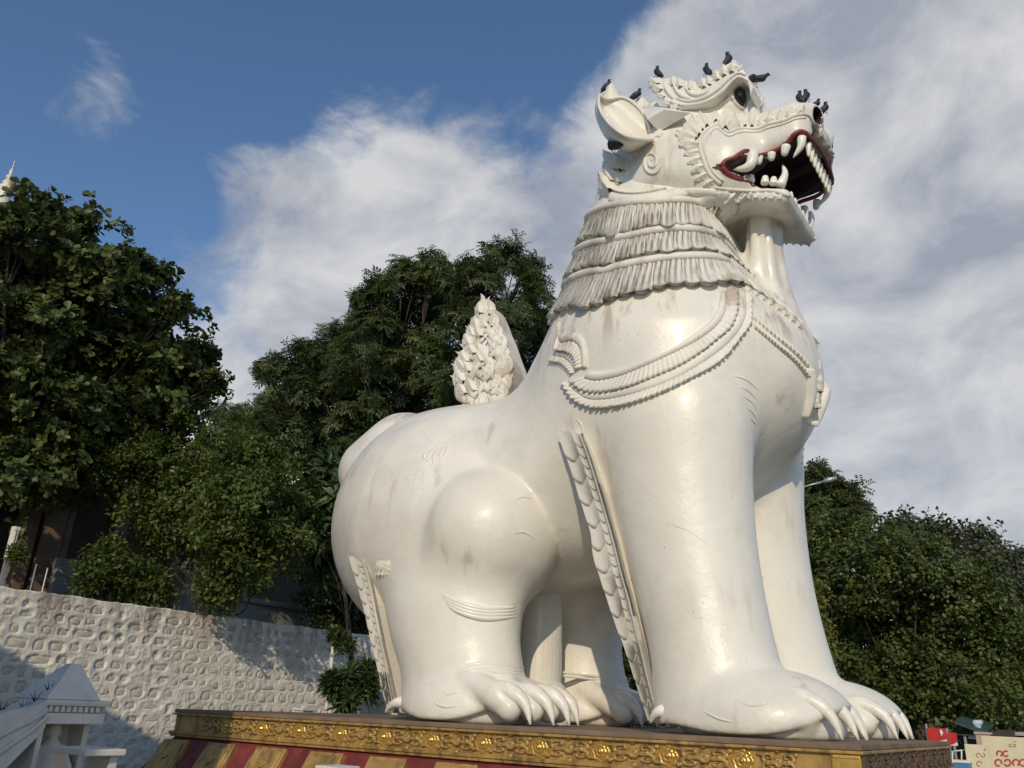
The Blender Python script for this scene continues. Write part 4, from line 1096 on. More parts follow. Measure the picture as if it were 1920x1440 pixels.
# ------------------------------------------------------------------ tail plume
plume_out = [(838,776),(858,765),(872,748),(865,738),(868,730),(862,722),(856,704),(857,684),(866,658),(880,628),(890,602),(900,580),(911,568),(918,576),(925,592),(932,612),(940,630),(947,652),(956,676),(961,694),(958,716),(951,736),(960,756),(930,785)]
PY0 = -0.30
plume = plate('tail_plume', plume_out, PY0, 0.22, M_CARVE, both=False, bev=0.04)
def tongue(pts, r, y, squash=0.36, n=14):
    """one flame tongue of the carved plume: a flattened tapering curl"""
    P = np.array([at_y(p[0], p[1], y) for p in spline(pts, n)]); t = np.linspace(0, 1, n)
    R_ = r*(0.35+0.65*np.sin(np.pi*np.minimum(1, t*0.75+0.18))**0.8)*(1-t**5)+0.004
    V, Fc = tube_np(P, R_, 8); V[:, 1] = y+(V[:, 1]-y)*squash
    o = link('flame_tongue', np_mesh('flame_tongue', V, Fc), M_CARVE, plume)
cxp = lambda y: np.interp(y, (566, 640, 700, 760), (912, 908, 906, 903)); hwp = lambda y: np.interp(y, (566, 600, 650, 690, 720, 745), (5, 20, 38, 49, 50, 38))
rr_ = random.Random(11)
J = lambda k=3.0: rr_.uniform(-k, k)
for k_, yb_ in enumerate((750, 731, 708, 688, 662, 641, 619, 601)):
    for sg in (-1, 1):
        c = cxp(yb_); yo = J(6); w = hwp(yb_-18); w2 = hwp(yb_-40)
        tongue([(c+sg*w*0.30, yb_+yo), (c+sg*w*0.88, yb_-6+yo), (c+sg*w*1.0, yb_-22+yo), (c+sg*(w2*0.92), yb_-36+yo), (c+sg*(w2*1.14+3), yb_-46+yo+J())], 0.085*rr_.uniform(0.8, 1.25), PY0-0.02)
        a_ = (c+sg*w*0.66, yb_-10+yo); plane_leaf(a_, (c+sg*(w*0.98), yb_-30+yo), PY0-0.05, k_, 0.8, both=False, parent=plume)
for (px, py, sc_, sg) in ((893,742,1.25,-1),(918,738,1.2,1),(884,706,1.15,-1),(926,702,1.2,1),(904,712,1.3,1),(892,672,1.1,-1),(917,668,1.15,1),(905,640,1.0,-1),(899,624,0.8,1),(914,622,0.8,-1),(906,686,0.9,-1)):
    q = [(px+sg*sc_*(14*math.sin(t*2.2)-3*t*t), py-sc_*(26*t-7*t*t*math.cos(t*2))) for t in np.linspace(0, 1.6, 8)]
    tongue(q, 0.078*sc_, PY0-0.03-0.02*rr_.random(), 0.42)
    q = [(px-sg*sc_*(9*math.sin(t*2.4)), py-6-sc_*(16*t)) for t in np.linspace(0, 1.2, 6)]
    tongue(q, 0.05*sc_, PY0-0.03, 0.42)
    plane_leaf((px+sg*2, py-8), (px+sg*sc_*13, py-26*sc_), PY0-0.07, rr_.randrange(3), 0.7, both=False, parent=plume)
tongue([(910,604),(913,590),(909,576),(912,560)], 0.08, PY0-0.03)
for pts in ([(890,775),(884,745),(892,715),(886,690),(896,665)], [(905,770),(900,740),(910,712),(905,685)], [(925,765),(918,740),(926,715),(918,690)]):
    P = np.array([at_y(p[0], p[1], PY0-0.01) for p in spline(pts, 18)]); V, Fc = tube_np(P, 0.035, 7); link('plume_stem', np_mesh('plume_stem', V, Fc), M_CARVE, plume)

# ================================================================== vegetation
def leaf_material(name, ca, cb, trans=0.28, rough=0.45):
    t = NT(name); g = t.n('ShaderNodeNewGeometry')
    c = t.mix(g.outputs['Random Per Island'], ca, cb)
    c = t.mix(t.ramp(t.noise(0.35, 3, 0.5, space='Object'), 0.35, 0.7, 0, 0.5), c, tuple(v*1.35 for v in cb))
    rnd = t.n('ShaderNodeMath', operation='FRACT'); t.l(t.math('MULTIPLY', g.outputs['Random Per Island'], 37.0), rnd.inputs[0])
    c = t.mix(t.ramp(rnd.outputs[0], 0.93, 0.95, 0, 0.6), c, (0.15, 0.125, 0.03))
    t.P(Base_Color=c, Roughness=rough); t.p.inputs['Specular IOR Level'].default_value = 0.35
    tr = t.n('ShaderNodeBsdfTranslucent'); t.l(c, tr.inputs['Color'])
    mx = t.n('ShaderNodeMixShader'); mx.inputs[0].default_value = trans
    t.l(t.p.outputs[0], mx.inputs[1]); t.l(tr.outputs[0], mx.inputs[2]); t.l(mx.outputs[0], t.out.inputs['Surface']); return t.m
M_LF_BIG = leaf_material('leaf_almond', (0.036, 0.058, 0.016), (0.095, 0.122, 0.032), 0.25)
M_LF_NEEM = leaf_material('leaf_neem', (0.044, 0.070, 0.024), (0.088, 0.118, 0.036), 0.28)
M_LF_LIGHT = leaf_material('leaf_bright', (0.062, 0.095, 0.020), (0.110, 0.145, 0.034), 0.3)
M_LF_RND = leaf_material('leaf_round', (0.058, 0.090, 0.024), (0.110, 0.140, 0.038), 0.3)
M_LF_FAR = leaf_material('leaf_far', (0.050, 0.062, 0.034), (0.085, 0.098, 0.052), 0.2)
M_LF_YEL = leaf_material('leaf_yellow', (0.10, 0.12, 0.02), (0.19, 0.17, 0.03), 0.3)
M_LF_FRAN = leaf_material('leaf_frangipani', (0.035, 0.065, 0.022), (0.065, 0.105, 0.035), 0.2)
M_BARK = simple_mat('bark_grey_brown', (0.050, 0.040, 0.032), 0.9, 0.3, 4, bump=0.6, bscale=12)

def leaf_quad(L, w, fold=0.25, obov=0.6):
    """one leaf along +x: 6 verts, 4 tris"""
    V = np.array([(0, 0, 0), (L*obov, w/2, fold*w*0.5), (L, 0, -0.12*L), (L*obov, -w/2, fold*w*0.5), (L*0.5, 0, 0.0)])
    Fc = np.array([(0, 4, 1), (1, 4, 2), (2, 4, 3), (3, 4, 0)]); return V, Fc
def combine(items):
    V, Fc, o = [], [], 0
    for v, f in items: V.append(v); Fc.append(f+o); o += len(v)
    return np.vstack(V), np.vstack(Fc)
def rot(axis, a):
    axis = np.array(axis, float)/np.linalg.norm(axis); K = np.array([[0, -axis[2], axis[1]], [axis[2], 0, -axis[0]], [-axis[1], axis[0], 0]])
    return np.eye(3)+math.sin(a)*K+(1-math.cos(a))*K@K
def leaf_obovate(L, w):
    x = np.array([0, 0.35, 0.68, 0.90, 1.0]); h = np.array([0.0, 0.30, 0.50, 0.38, 0.0])
    V = [(0, 0, 0)]+[(x[i]*L, h[i]*w, 0.12*w-0.10*L*x[i]**2) for i in (1, 2, 3)]+[(L, 0, -0.12*L)]+[(x[i]*L, -h[i]*w, 0.12*w-0.10*L*x[i]**2) for i in (3, 2, 1)]
    V.append((0.5*L, 0, -0.03*L)); return np.array(V), np.array([(8, i, (i+1) % 8) for i in range(8)])
def cl_obovate(n, L, w, seed, up=0.4):
    r = np.random.default_rng(seed); it = []
    for i in range(n):
        s_ = r.uniform(0.6, 1.15); v, f = leaf_obovate(L*s_, w*s_*r.uniform(0.85, 1.15))
        M = rot((0, 0, 1), 2*math.pi*(i+r.uniform(-0.35, 0.35))/n)@rot((0, 1, 0), -up+r.uniform(-0.5, 0.45))@rot((1, 0, 0), r.uniform(-0.4, 0.4))
        it.append((v@M.T+np.array([0, 0, 0.05*r.uniform(-1, 1)]), f))
    return combine(it)
def cl_rosette(n, L, w, seed, up=0.5, obov=0.65):
    r = np.random.default_rng(seed); it = []
    for i in range(n):
        v, f = leaf_quad(L*r.uniform(0.75, 1.15), w*r.uniform(0.8, 1.15), 0.3, obov)
        M = rot((0, 0, 1), 2*math.pi*(i+r.uniform(-0.3, 0.3))/n)@rot((0, 1, 0), -up+r.uniform(-0.35, 0.35))
        it.append((v@M.T+np.array([0, 0, 0.03*r.uniform(-1, 1)]), f))
    return combine(it)
def cl_pinnate(nf, L, seed, droop=0.5, pairs=6, lw=0.035, ll=0.10):
    r = np.random.default_rng(seed); it = []
    for k in range(nf):
        M = rot((0, 0, 1), 2*math.pi*(k+r.uniform(-0.4, 0.4))/nf)
        up = r.uniform(0.1, 0.7)
        for p in range(pairs):
            t = (p+0.8)/pairs; x = L*t; zz = L*(up*t-droop*t*t)
            for s in (-1, 1):
                a = s*r.uniform(0.7, 1.2)
                v = np.array([(0, 0, 0), (ll*0.55*math.cos(a)-lw*0.5*math.sin(a), ll*0.55*math.sin(a)+lw*0.5*math.cos(a), -0.01), (ll*math.cos(a), ll*math.sin(a), -0.045), (ll*0.55*math.cos(a)+lw*0.5*math.sin(a), ll*0.55*math.sin(a)-lw*0.5*math.cos(a), -0.01)])
                v = v*r.uniform(0.8, 1.15)+np.array([x, 0, zz])
                it.append((v@M.T, np.array([(0, 1, 2), (0, 2, 3)])))
    return combine(it)
def cl_spray(n, L, w, R_, seed):
    r = np.random.default_rng(seed); it = []
    for i in range(n):
        v, f = leaf_quad(L*r.uniform(0.7, 1.2), w*r.uniform(0.8, 1.2), 0.3, 0.5)
        M = rot((0, 0, 1), r.uniform(0, 6.28))@rot((0, 1, 0), r.uniform(-0.7, 0.5))@rot((1, 0, 0), r.uniform(-0.6, 0.6))
        it.append((v@M.T+r.normal(0, R_, 3)*np.array([1, 1, 0.5]), f))
    return combine(it)
def crown_mesh(name, blobs, dens, variants, seed, size=1.0, up_bias=0.5, puff=0.34, fill=0.22, cover=1.0, rag=0.16):
    """blobs: (x,y,z,rx,ry,rz). Each blob carries leafy puffs on its outside with gaps between them; leaf clusters sit on the puffs."""
    r = np.random.default_rng(seed); P, O = [], []
    for (x, y, z, rx, ry, rz) in blobs:
        R_ = (rx*ry*rz)**(1/3.0); npf = max(5, int(cover*3.2/(puff*puff)))
        d = r.normal(size=(npf, 3)); d /= np.linalg.norm(d, axis=1)[:, None]
        cen = d*(0.74+rag*r.normal(size=npf))[:, None]*np.array([rx, ry, rz])+np.array([x, y, z])
        rp = puff*R_*r.uniform(0.65, 1.35, npf)
        for k in range(npf):
            n = max(2, int(dens*6.0*rp[k]**2)); q = r.normal(size=(n, 3)); q /= np.linalg.norm(q, axis=1)[:, None]
            q = q+d[k]*0.45+np.array([0, 0, 0.40]); q /= np.linalg.norm(q, axis=1)[:, None]
            P.append(cen[k]+q*(rp[k]*r.uniform(0.55, 1.08, n))[:, None]*np.array([1, 1, 0.72])); O.append(q)
        n = int(fill*dens*9.0*R_**2); q = r.normal(size=(n, 3)); q /= np.linalg.norm(q, axis=1)[:, None]
        P.append(q*(0.62*r.random(n)**0.4)[:, None]*np.array([rx, ry, rz])+np.array([x, y, z])); O.append(q)
    P = np.vstack(P); O = np.vstack(O); n = len(P)
    up = O*0.7+np.array([0, 0, up_bias])+r.normal(0, 0.35, (n, 3)); up /= np.linalg.norm(up, axis=1)[:, None]
    a = r.normal(size=(n, 3)); X = a-up*(a*up).sum(1)[:, None]; X /= np.linalg.norm(X, axis=1)[:, None]; Yv = np.cross(up, X)
    S = size*r.uniform(0.75, 1.25, n); which = r.integers(0, len(variants), n)
    Vs, Fs, o = [], [], 0
    for k, (tv, tf) in enumerate(variants):
        idx = np.where(which == k)[0]
        if len(idx) == 0: continue
        W_ = (tv[None, :, 0:1]*X[idx][:, None, :]+tv[None, :, 1:2]*Yv[idx][:, None, :]+tv[None, :, 2:3]*up[idx][:, None, :])*S[idx][:, None, None]+P[idx][:, None, :]
        m = len(idx); L = len(tv)
        Vs.append(W_.reshape(-1, 3)); Fs.append((tf[None]+(np.arange(m)*L)[:, None, None]).reshape(-1, 3)+o); o += m*L
    return np_mesh(name, np.vstack(Vs), np.vstack(Fs), smooth=False)
def px_blobs(lst, D, dj=0.0, seed=1, ysq=1.0):
    r = np.random.default_rng(seed); out = []
    for (px, py, rp) in lst:
        d = D+r.uniform(-dj, dj); c = at_dist(px, py, d); rm = rp*d/F_PX
        out.append((*c, rm, rm*ysq, rm*0.92))
    return out
def tree(name, label, blobs, mat, variants, base, trunk_r, dens, seed, group=None, size=1.0, cat='tree', limbs=7, core=True, **kw):
    t = empty(name, base); tag(t, label, cat, group)
    off = np.array(base)
    bl = [(b[0]-off[0], b[1]-off[1], b[2]-off[2], b[3], b[4], b[5]) for b in blobs]
    link('crown', crown_mesh('crown', bl, dens, variants, seed, size, **kw), mat, t)
    r = random.Random(seed); m = MB()
    cen = np.mean([b[:3] for b in bl], axis=0); top = np.array([cen[0]*0.7, cen[1]*0.7, cen[2]*0.85])
    P = spline([(0, 0, 0), (cen[0]*0.12+r.uniform(-.1, .1), cen[1]*0.12, top[2]*0.35), (cen[0]*0.4, cen[1]*0.4, top[2]*0.7), top], 14)
    m.tube(P, trunk_r*np.linspace(1.15, 0.35, 14), 9)
    order = sorted(bl, key=lambda b: -b[3])
    for b in order[:max(limbs, len(order))]:
        k = r.randint(8, 12); s = P[k]; e = np.array(b[:3]); mid = (s+e)/2+np.array([r.uniform(-.3, .3), r.uniform(-.3, .3), -0.12*np.linalg.norm(e-s)])
        Q = spline([s, mid, e], 8); m.tube(Q, trunk_r*np.linspace(0.22, 0.05, 8), 6)
        for q in range(3):
            d_ = np.array([r.gauss(0, 1), r.gauss(0, 1), r.gauss(0.3, 1)]); d_ /= np.linalg.norm(d_)
            e2 = e+d_*np.array(b[3:6])*0.8; m.tube(spline([Q[5], (Q[5]+e2)/2+np.array([0, 0, 0.1]), e2], 5), trunk_r*np.linspace(0.13, 0.04, 5), 5)
    m.build('trunk', M_BARK, t, smooth=True)
    return t
V_BIG = [cl_obovate(7, 0.21, 0.13, s, 0.35) for s in range(6)]
V_NEEM = [cl_pinnate(5, 0.34, s, 0.45, 5, 0.055, 0.13) for s in range(5)]
V_LIGHT = [cl_spray(11, 0.14, 0.07, 0.13, s) for s in range(5)]
V_RND = [cl_spray(15, 0.15, 0.10, 0.17, s) for s in range(5)]
V_FRAN = [cl_rosette(11, 0.55, 0.15, s, 0.25, 0.6) for s in range(4)]
V_FAR = [cl_spray(9, 0.30, 0.18, 0.3, s) for s in range(4)]
def base_under(px, py, D): p = at_dist(px, py, D); return (p[0], p[1], GZ)

tree('almond_tree', 'big dark broad-leaved tree at the left edge with tiered rosette leaves', px_blobs(
    [(20,420,60),(80,400,42),(135,425,48),(60,500,95),(160,500,70),(235,500,45),(285,515,28),(215,560,70),(290,580,55),(325,570,22),(40,620,120),(160,650,110),(270,660,85),(345,670,50),(385,665,22),
     (60,760,120),(180,760,110),(290,740,90),(370,730,50),(400,720,22),(40,870,95),(130,860,80),(230,800,60),(330,775,45),(-60,600,140),(-60,760,140)], 26.0, 1.6, 3),
     M_LF_BIG, V_BIG, base_under(-140, 1000, 27.5), 0.34, 9.0, 21, rag=0.26, puff=0.30, cover=0.95, fill=0.9)
tree('neem_tree', 'tall dark feathery tree rising behind the lion\'s tail plume', px_blobs(
    [(945,480,34),(985,500,26),(1000,530,24),(915,520,45),(860,515,42),(800,510,42),(755,520,36),(715,545,30),(678,560,16),(820,570,75),(740,600,70),(905,600,85),(985,600,60),(1020,640,60),(670,625,50),(625,650,45),(575,670,32),(520,690,26),(500,700,18),
     (700,690,90),(620,720,75),(560,740,55),(510,770,45),(800,700,100),(900,710,90),(990,720,70),(650,800,85),(560,820,70),(760,790,80),(470,800,45),(430,790,38)], 36.0, 2.2, 5),
     M_LF_NEEM, V_NEEM, base_under(740, 1150, 37), 0.42, 4.6, 22, size=1.05, rag=0.20, fill=0.6)
tree('tamarind_tree', 'mid-green fine-leaved tree hanging over the stone wall left of the lion', px_blobs(
    [(255,850,55),(320,840,60),(390,850,60),(450,860,55),(510,880,50),(290,920,70),(380,930,80),(340,1000,60),(225,880,35)], 24.5, 1.0, 7)+px_blobs([(470,940,75),(540,950,45),(430,1010,70),(500,1020,55),(410,1075,45),(475,1085,38),(405,1120,22),(545,1010,35)], 21.6, 0.5, 8),
     M_LF_LIGHT, V_LIGHT, base_under(400, 1150, 25.8), 0.13, 15, 23, rag=0.24, fill=0.35)
tree('wall_bush', 'bright green leafy bush spilling over the stone wall top', px_blobs(
    [(215,1050,35),(180,1085,35),(240,1085,40),(285,1100,32),(165,1105,25),(300,1120,20),(205,1030,18),(250,1110,35)], 22.6, 0.4, 9),
     M_LF_LIGHT, V_LIGHT, base_under(230, 1150, 22.8), 0.09, 16, 24, size=0.9, cat='bush')
tree('frangipani_tree', 'long-leaved frangipani tree beside the lion\'s rump', px_blobs(
    [(600,885,28),(625,910,30),(585,930,28),(615,960,34),(590,1000,30),(620,1030,32),(640,1000,30),(650,940,30),(605,1060,18)], 23.5, 0.6, 13),
     M_LF_FRAN, V_FRAN, base_under(690, 1150, 23.8), 0.10, 3.6, 25, size=0.85)
tree('rain_tree', 'large round-crowned tree on the right in front of the stalls', px_blobs(
    [(1545,1000,45),(1600,1010,50),(1660,1020,48),(1720,1045,48),(1530,1070,55),(1600,1090,80),(1690,1110,80),(1770,1110,70),(1830,1130,60),(1560,1160,75),(1650,1190,85),(1750,1200,85),(1840,1210,80),(1905,1220,60),
     (1540,1230,60),(1600,1250,60),(1690,1275,65),(1780,1285,70),(1860,1290,65),(1915,1300,45),(1650,1318,32),(1740,1312,28),(1820,1305,28)], 31.0, 2.0, 15),
     M_LF_RND, V_RND, base_under(1716, 1330, 31), 0.30, 8.5, 26, rag=0.18, puff=0.30, group='trees on the right')
tree('mast_tree', 'darker drooping tree top showing behind the lion\'s far foreleg', px_blobs(
    [(1535,905,24),(1510,935,30),(1555,930,32),(1585,935,26),(1600,955,18),(1540,965,40),(1590,975,30),(1505,985,40),(1560,1000,40),(1530,890,14)], 40.0, 1.0, 17),
     M_LF_NEEM, V_NEEM, base_under(1530, 1300, 41), 0.3, 4.0, 27, size=1.3, group='trees on the right')
for k_, (lst, D_, lab) in enumerate((([(1690,985,18),(1720,1000,24),(1760,995,22),(1780,1020,28),(1730,1030,30)], 62, 'thin pale tree top just above the big right-hand tree'),
                                     ([(1830,1005,22),(1845,1030,30),(1870,1050,28),(1820,1050,30),(1860,1090,35)], 66, 'greyish sparse tree second from the right edge, taller than its neighbour'),
                                     ([(1905,1050,24),(1920,1080,34),(1895,1110,36),(1925,1140,40),(1890,1160,30)], 70, 'greyish sparse tree cut off by the right edge'))):
    tree('distant_tree', lab, px_blobs(lst, D_, 1.0, 30+k_), M_LF_FAR, V_FAR, base_under(lst[-1][0], 1330, D_+0.5), 0.25, 2.2, 40+k_, group='distant trees on the right', size=1.15, fill=0.12, rag=0.25)
tree('croton_bush', 'yellowish bush seen just right of the lion\'s far foreleg', px_blobs([(1515,1115,20),(1522,1140,20),(1514,1165,20),(1530,1185,16),(1520,1215,22),(1525,1240,20)], 26.0, 0.3, 19),
     M_LF_YEL, V_LIGHT, base_under(1518, 1330, 26), 0.07, 14, 28, cat='bush')
tree('hedge_shrub', 'dark shrub at the foot of the big right-hand tree beyond the claws', px_blobs([(1680,1350,28),(1715,1352,24),(1655,1345,24),(1705,1378,18)], 33.5, 0.3, 29),
     M_LF_NEEM, V_RND, base_under(1716, 1380, 33.5), 0.08, 9, 31, cat='shrub')
# potted-looking plant at the wall foot and weeds on the shrine
tree('leafy_plant', 'dark leafy plant growing between the wall and the lion\'s hind strip', px_blobs([(640,1290,14),(665,1275,18),(690,1262,16),(650,1315,14),(680,1300,18),(625,1280,8)], 19.6, 0.2, 33),
     M_LF_FRAN, [cl_rosette(9, 0.30, 0.05, s, 0.3) for s in range(3)], base_under(660, 1330, 19.6), 0.03, 9, 34, cat='plant')
tree('shade_shrub', 'dark shrub seen through the gap between the lion\'s legs', px_blobs([(1150,1230,55),(1190,1200,50),(1180,1280,50),(1120,1290,45),(1080,1240,50),(1210,1320,40),(1230,1240,40)], 30.0, 0.4, 71),
     M_LF_NEEM, V_RND, base_under(1170, 1380, 30), 0.1, 8, 72, cat='shrub')
tree('backdrop_tree', 'dark tree filling the gap between wall and rump behind the white pole', px_blobs([(610,1120,50),(660,1100,55),(640,1160,45),(690,1150,50),(600,1060,40)], 29.0, 0.5, 73),
     M_LF_NEEM, V_RND, base_under(640, 1300, 29), 0.14, 8, 74)
tree('stall_shrub', 'dark shrub behind the tin roof stall at the right edge', px_blobs([(1850,1345,28),(1890,1350,26),(1920,1340,30),(1810,1335,24),(1950,1350,30)], 39.0, 0.4, 75),
     M_LF_NEEM, V_RND, base_under(1880, 1385, 39), 0.1, 8, 76, cat='shrub')
# far wood closing the horizon (one mass)
rb_ = np.random.default_rng(91); wood = []
for az_ in np.arange(-100, 75, 3.2):
    for q_ in range(2):
        D_ = rb_.uniform(110, 170); a_ = math.radians(az_+rb_.uniform(-1.5, 1.5)); R_ = rb_.uniform(3.0, 5.0)
        wood.append((EYE[0]+math.sin(a_)*D_, EYE[1]+math.cos(a_)*D_, GZ+rb_.uniform(1.5, 3.5), R_*1.6, R_*1.6, R_*0.9))
tag(link('distant_wood', crown_mesh('distant_wood', wood, 0.16, [(v*4.0, f) for v, f in V_FAR], 92, 1.0), M_LF_FAR), 'far-off belt of trees along the horizon behind the stalls', 'wood', kind='stuff')

# ================================================================== other things
M_WALLW = simple_mat('shrine_whitewash', (0.64, 0.615, 0.565), 0.8, 0.12, 2.0, bump=0.3, bscale=14)
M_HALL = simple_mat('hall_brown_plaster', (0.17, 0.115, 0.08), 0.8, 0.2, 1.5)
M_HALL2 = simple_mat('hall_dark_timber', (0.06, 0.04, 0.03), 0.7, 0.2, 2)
M_GREYW = simple_mat('grey_plaster', (0.22, 0.22, 0.21), 0.85, 0.12, 1.2)
M_ROOF = simple_mat('rusty_tin_roof', (0.16, 0.09, 0.06), 0.7, 0.25, 2)
M_PALE = simple_mat('pale_panel', (0.72, 0.68, 0.58), 0.6, 0.08, 3)
M_STEEL = simple_mat('galvanised_steel', (0.42, 0.43, 0.44), 0.45, 0.1, 6, metallic=0.6)
def bx(name, a, b, mat, parent=None, bevel=0.0):
    lo = tuple(min(p, q) for p, q in zip(a, b)); hi = tuple(max(p, q) for p, q in zip(a, b))
    if parent is not None:
        L = parent.matrix_world.translation if False else Vector(parent['_o'])
        lo = tuple(p-q for p, q in zip(lo, L)); hi = tuple(p-q for p, q in zip(hi, L))
    m = MB(); m.box(lo, hi); return m.build(name, mat, parent, bevel=bevel)
def root(name, loc, label, cat, group=None):
    o = empty(name, loc); o['_o'] = tuple(float(v) for v in loc); tag(o, label, cat, group); return o

# --- unseen pavilion added to cast the lower-left shade; roof slope worked back from it
pv = root('shade_pavilion', (-14, -15, GZ), 'unseen white pavilion added beside the viewer, roof sloped to shade the lower left', 'pavilion')
yf = -12.4
XR = -11.25+SUN_DIR[0]*(yf+2.75)/SUN_DIR[1]
A_ = np.array([-18, -3.24, 1.0]); n_ = np.cross(SUN_DIR, np.array([0, 3.95, -1.76]))
zr = lambda x: A_[2]-(n_[0]*(x-A_[0])+n_[1]*(yf-A_[1]))/n_[2]
m = MB(); xl = -22.0
def sheared(x0, x1, y0, y1, zb, dz0, dz1):
    L = Vector(pv['_o']); V = []
    for x in (x0, x1):
        for y in (y0, y1):
            V += [(x-L.x, y-L.y, zb(x)+dz0-L.z), (x-L.x, y-L.y, zb(x)+dz1-L.z)]
    return V, [(0, 1, 3, 2), (4, 6, 7, 5), (0, 4, 5, 1), (2, 3, 7, 6), (1, 5, 7, 3), (0, 2, 6, 4)]
m.add(*sheared(xl, XR, -17.5, yf, zr, -0.2, 0.0)); m.build('roof', M_ROOF, pv)
L = Vector(pv['_o']); m = MB(); V = []
for (x, y) in ((xl+0.3, -17.2), (XR-0.02, -17.2), (XR-0.02, yf-0.02), (xl+0.3, yf-0.02)): V += [(x-L.x, y-L.y, 0), (x-L.x, y-L.y, zr(x)-0.2-L.z)]
m.add(V, [(0, 2, 3, 1), (2, 4, 5, 3), (4, 6, 7, 5), (6, 0, 1, 7)]); m.build('wall', M_WALLW, pv)

# --- small white shrine with a niche and a seated figure, and the balustrade running down to it
SX = -10.6
def sx(px, py, X=SX): return at_x(px, py, X)
s0, s1 = sx(82, 1340)[1], sx(195, 1346)[1]
ztop, zc1, zc2, zc3 = sx(140, 1312)[2], sx(140, 1322)[2], sx(140, 1337)[2], sx(140, 1358)[2]
sh = root('niche_shrine', (SX-0.4, (s0+s1)/2, GZ), 'small whitewashed shrine with peaked cap and a seated figure in its niche, lower left', 'shrine')
dp = s1-s0
bx('cornice', (SX+0.02, s0-0.02, zc1-0.015), (SX-dp, s1+0.05, ztop), M_WALLW, sh, 0.03)
bx('dentil_band', (SX-0.04, s0+0.02, zc2), (SX-dp+0.05, s1-0.01, zc1-0.016), simple_mat('weathered_plaster', (0.42, 0.40, 0.37), 0.85, 0.2, 8), sh)
nd = 9
for i in range(nd):
    y = s0+0.05+i*(dp-0.1)/nd; bx('dentil', (SX+0.0, y, zc2+0.01), (SX-0.06, y+0.045, zc1-0.02), M_WALLW, sh)
bx('lintel', (SX+0.0, s0-0.0, zc3), (SX-dp, s1+0.01, zc2-0.002), M_WALLW, sh, 0.012)
bx('back_wall', (SX-0.62, s0+0.0, GZ), (SX-dp, s1, zc3-0.002), M_WALLW, sh)
bx('jamb', (SX-0.03, s0+0.0, GZ), (SX-0.618, s0+0.06, zc3-0.002), M_WALLW, sh)
bx('jamb', (SX-0.28, s1-0.07, GZ), (SX-0.618, s1, zc3-0.002), M_WALLW, sh)
# peaked cap, concave sides
L = Vector(sh['_o']); zt = sx(140, 1245, SX-dp*0.5)[2]; cyl = sx(140, 1245, SX-dp*0.5)[1]; m = MB(); V = []; Fc = []
ns = 9
for i in range(ns):
    t = i/(ns-1); z = ztop+0.001+(zt-ztop)*t; k_ = (1-t)**1.05*0.86+0.17
    y0 = cyl-(cyl-s0)*k_*1.0-0.0; y1 = cyl+(s1-cyl)*k_*0.62+0.02; x0 = SX-dp*0.5+dp*0.5*k_; x1 = SX-dp*0.5-dp*0.5*k_
    V += [(x0-L.x, y0-L.y, z-L.z), (x0-L.x, y1-L.y, z-L.z), (x1-L.x, y1-L.y, z-L.z), (x1-L.x, y0-L.y, z-L.z)]
Fc = [(i*4+j, i*4+(j+1) % 4, (i+1)*4+(j+1) % 4, (i+1)*4+j) for i in range(ns-1) for j in range(4)]+[tuple((ns-1)*4+j for j in range(4))]
m.add(V, Fc); m.build('peaked_cap', M_WALLW, sh)
# seated figure: one continuous surface
fy = (sx(110, 1400)[1]+sx(140, 1400)[1])/2; fx = SX-0.36; fz = sx(125, 1372)[2]
def sdf_fig(P):
    d = ell(P, (0, 0, 0), (0.085, 0.08, 0.105))
    d = smin(d, rcone(P, (0, 0, -0.10), 0.05, (0, 0, -0.16), 0.055), 0.03)
    d = smin(d, rcone(P, (0, 0, -0.24), 0.13, (0, 0, -0.5), 0.15, 1.15), 0.06)
    Q = P.copy(); Q[:, 1] = np.abs(Q[:, 1])
    d = smin(d, rcone(Q, (0, 0.15, -0.22), 0.06, (0.05, 0.23, -0.42), 0.05), 0.04)
    d = smin(d, rcone(Q, (0.05, 0.23, -0.42), 0.05, (0.2, 0.08, -0.52), 0.04), 0.03)
    d = smin(d, rcone(Q, (0.0, 0.12, -0.62), 0.12, (0.2, 0.34, -0.63), 0.10), 0.05)
    d = smin(d, rcone(Q, (0.2, 0.34, -0.63), 0.10, (0.28, -0.05, -0.66), 0.08), 0.05)
    d = smin(d, ell(Q, (-0.005, 0.083, -0.02), (0.02, 0.016, 0.05)), 0.01)
    d = smin(d, ell(P, (0.085, 0, -0.015), (0.02, 0.015, 0.025)), 0.015)
    return smin(d, ell(P, (-0.01, 0, 0.10), (0.045, 0.045, 0.045)), 0.02)
Vf, Ff = surface_nets(sdf_fig, (-0.3, -0.55, -0.8), (0.45, 0.55, 0.2), 0.02)
fig = root('seated_figure', (fx, fy, fz-0.75), 'small white seated figure inside the niche of the lower-left shrine', 'statue')
link('figure_body', np_mesh('figure_body', Vf+np.array([0, 0, 0.75]), Ff), M_WALLW, fig)
bx('seat_block', (fx+0.3, fy-0.42, GZ), (fx-0.24, fy+0.42, fz-0.70), M_WALLW, fig, 0.02)
# offering slab in front of the shrine
a = sx(185, 1405, SX+0.75); b = sx(232, 1412, SX+0.75)
ol = root('offering_shelf', (SX+0.5, (a[1]+b[1])/2, GZ), 'white concrete shelf jutting out beside the small shrine', 'shelf')
bx('shelf_top', (SX+0.80, sx(150, 1440, SX+0.75)[1], a[2]-0.07), (SX-0.0+0.01, b[1], a[2]), M_WALLW, ol, 0.012)
bx('shelf_leg', (SX+0.72, b[1]-0.14, GZ), (SX+0.2, b[1]-0.04, a[2]-0.071), M_WALLW, ol, 0.01)
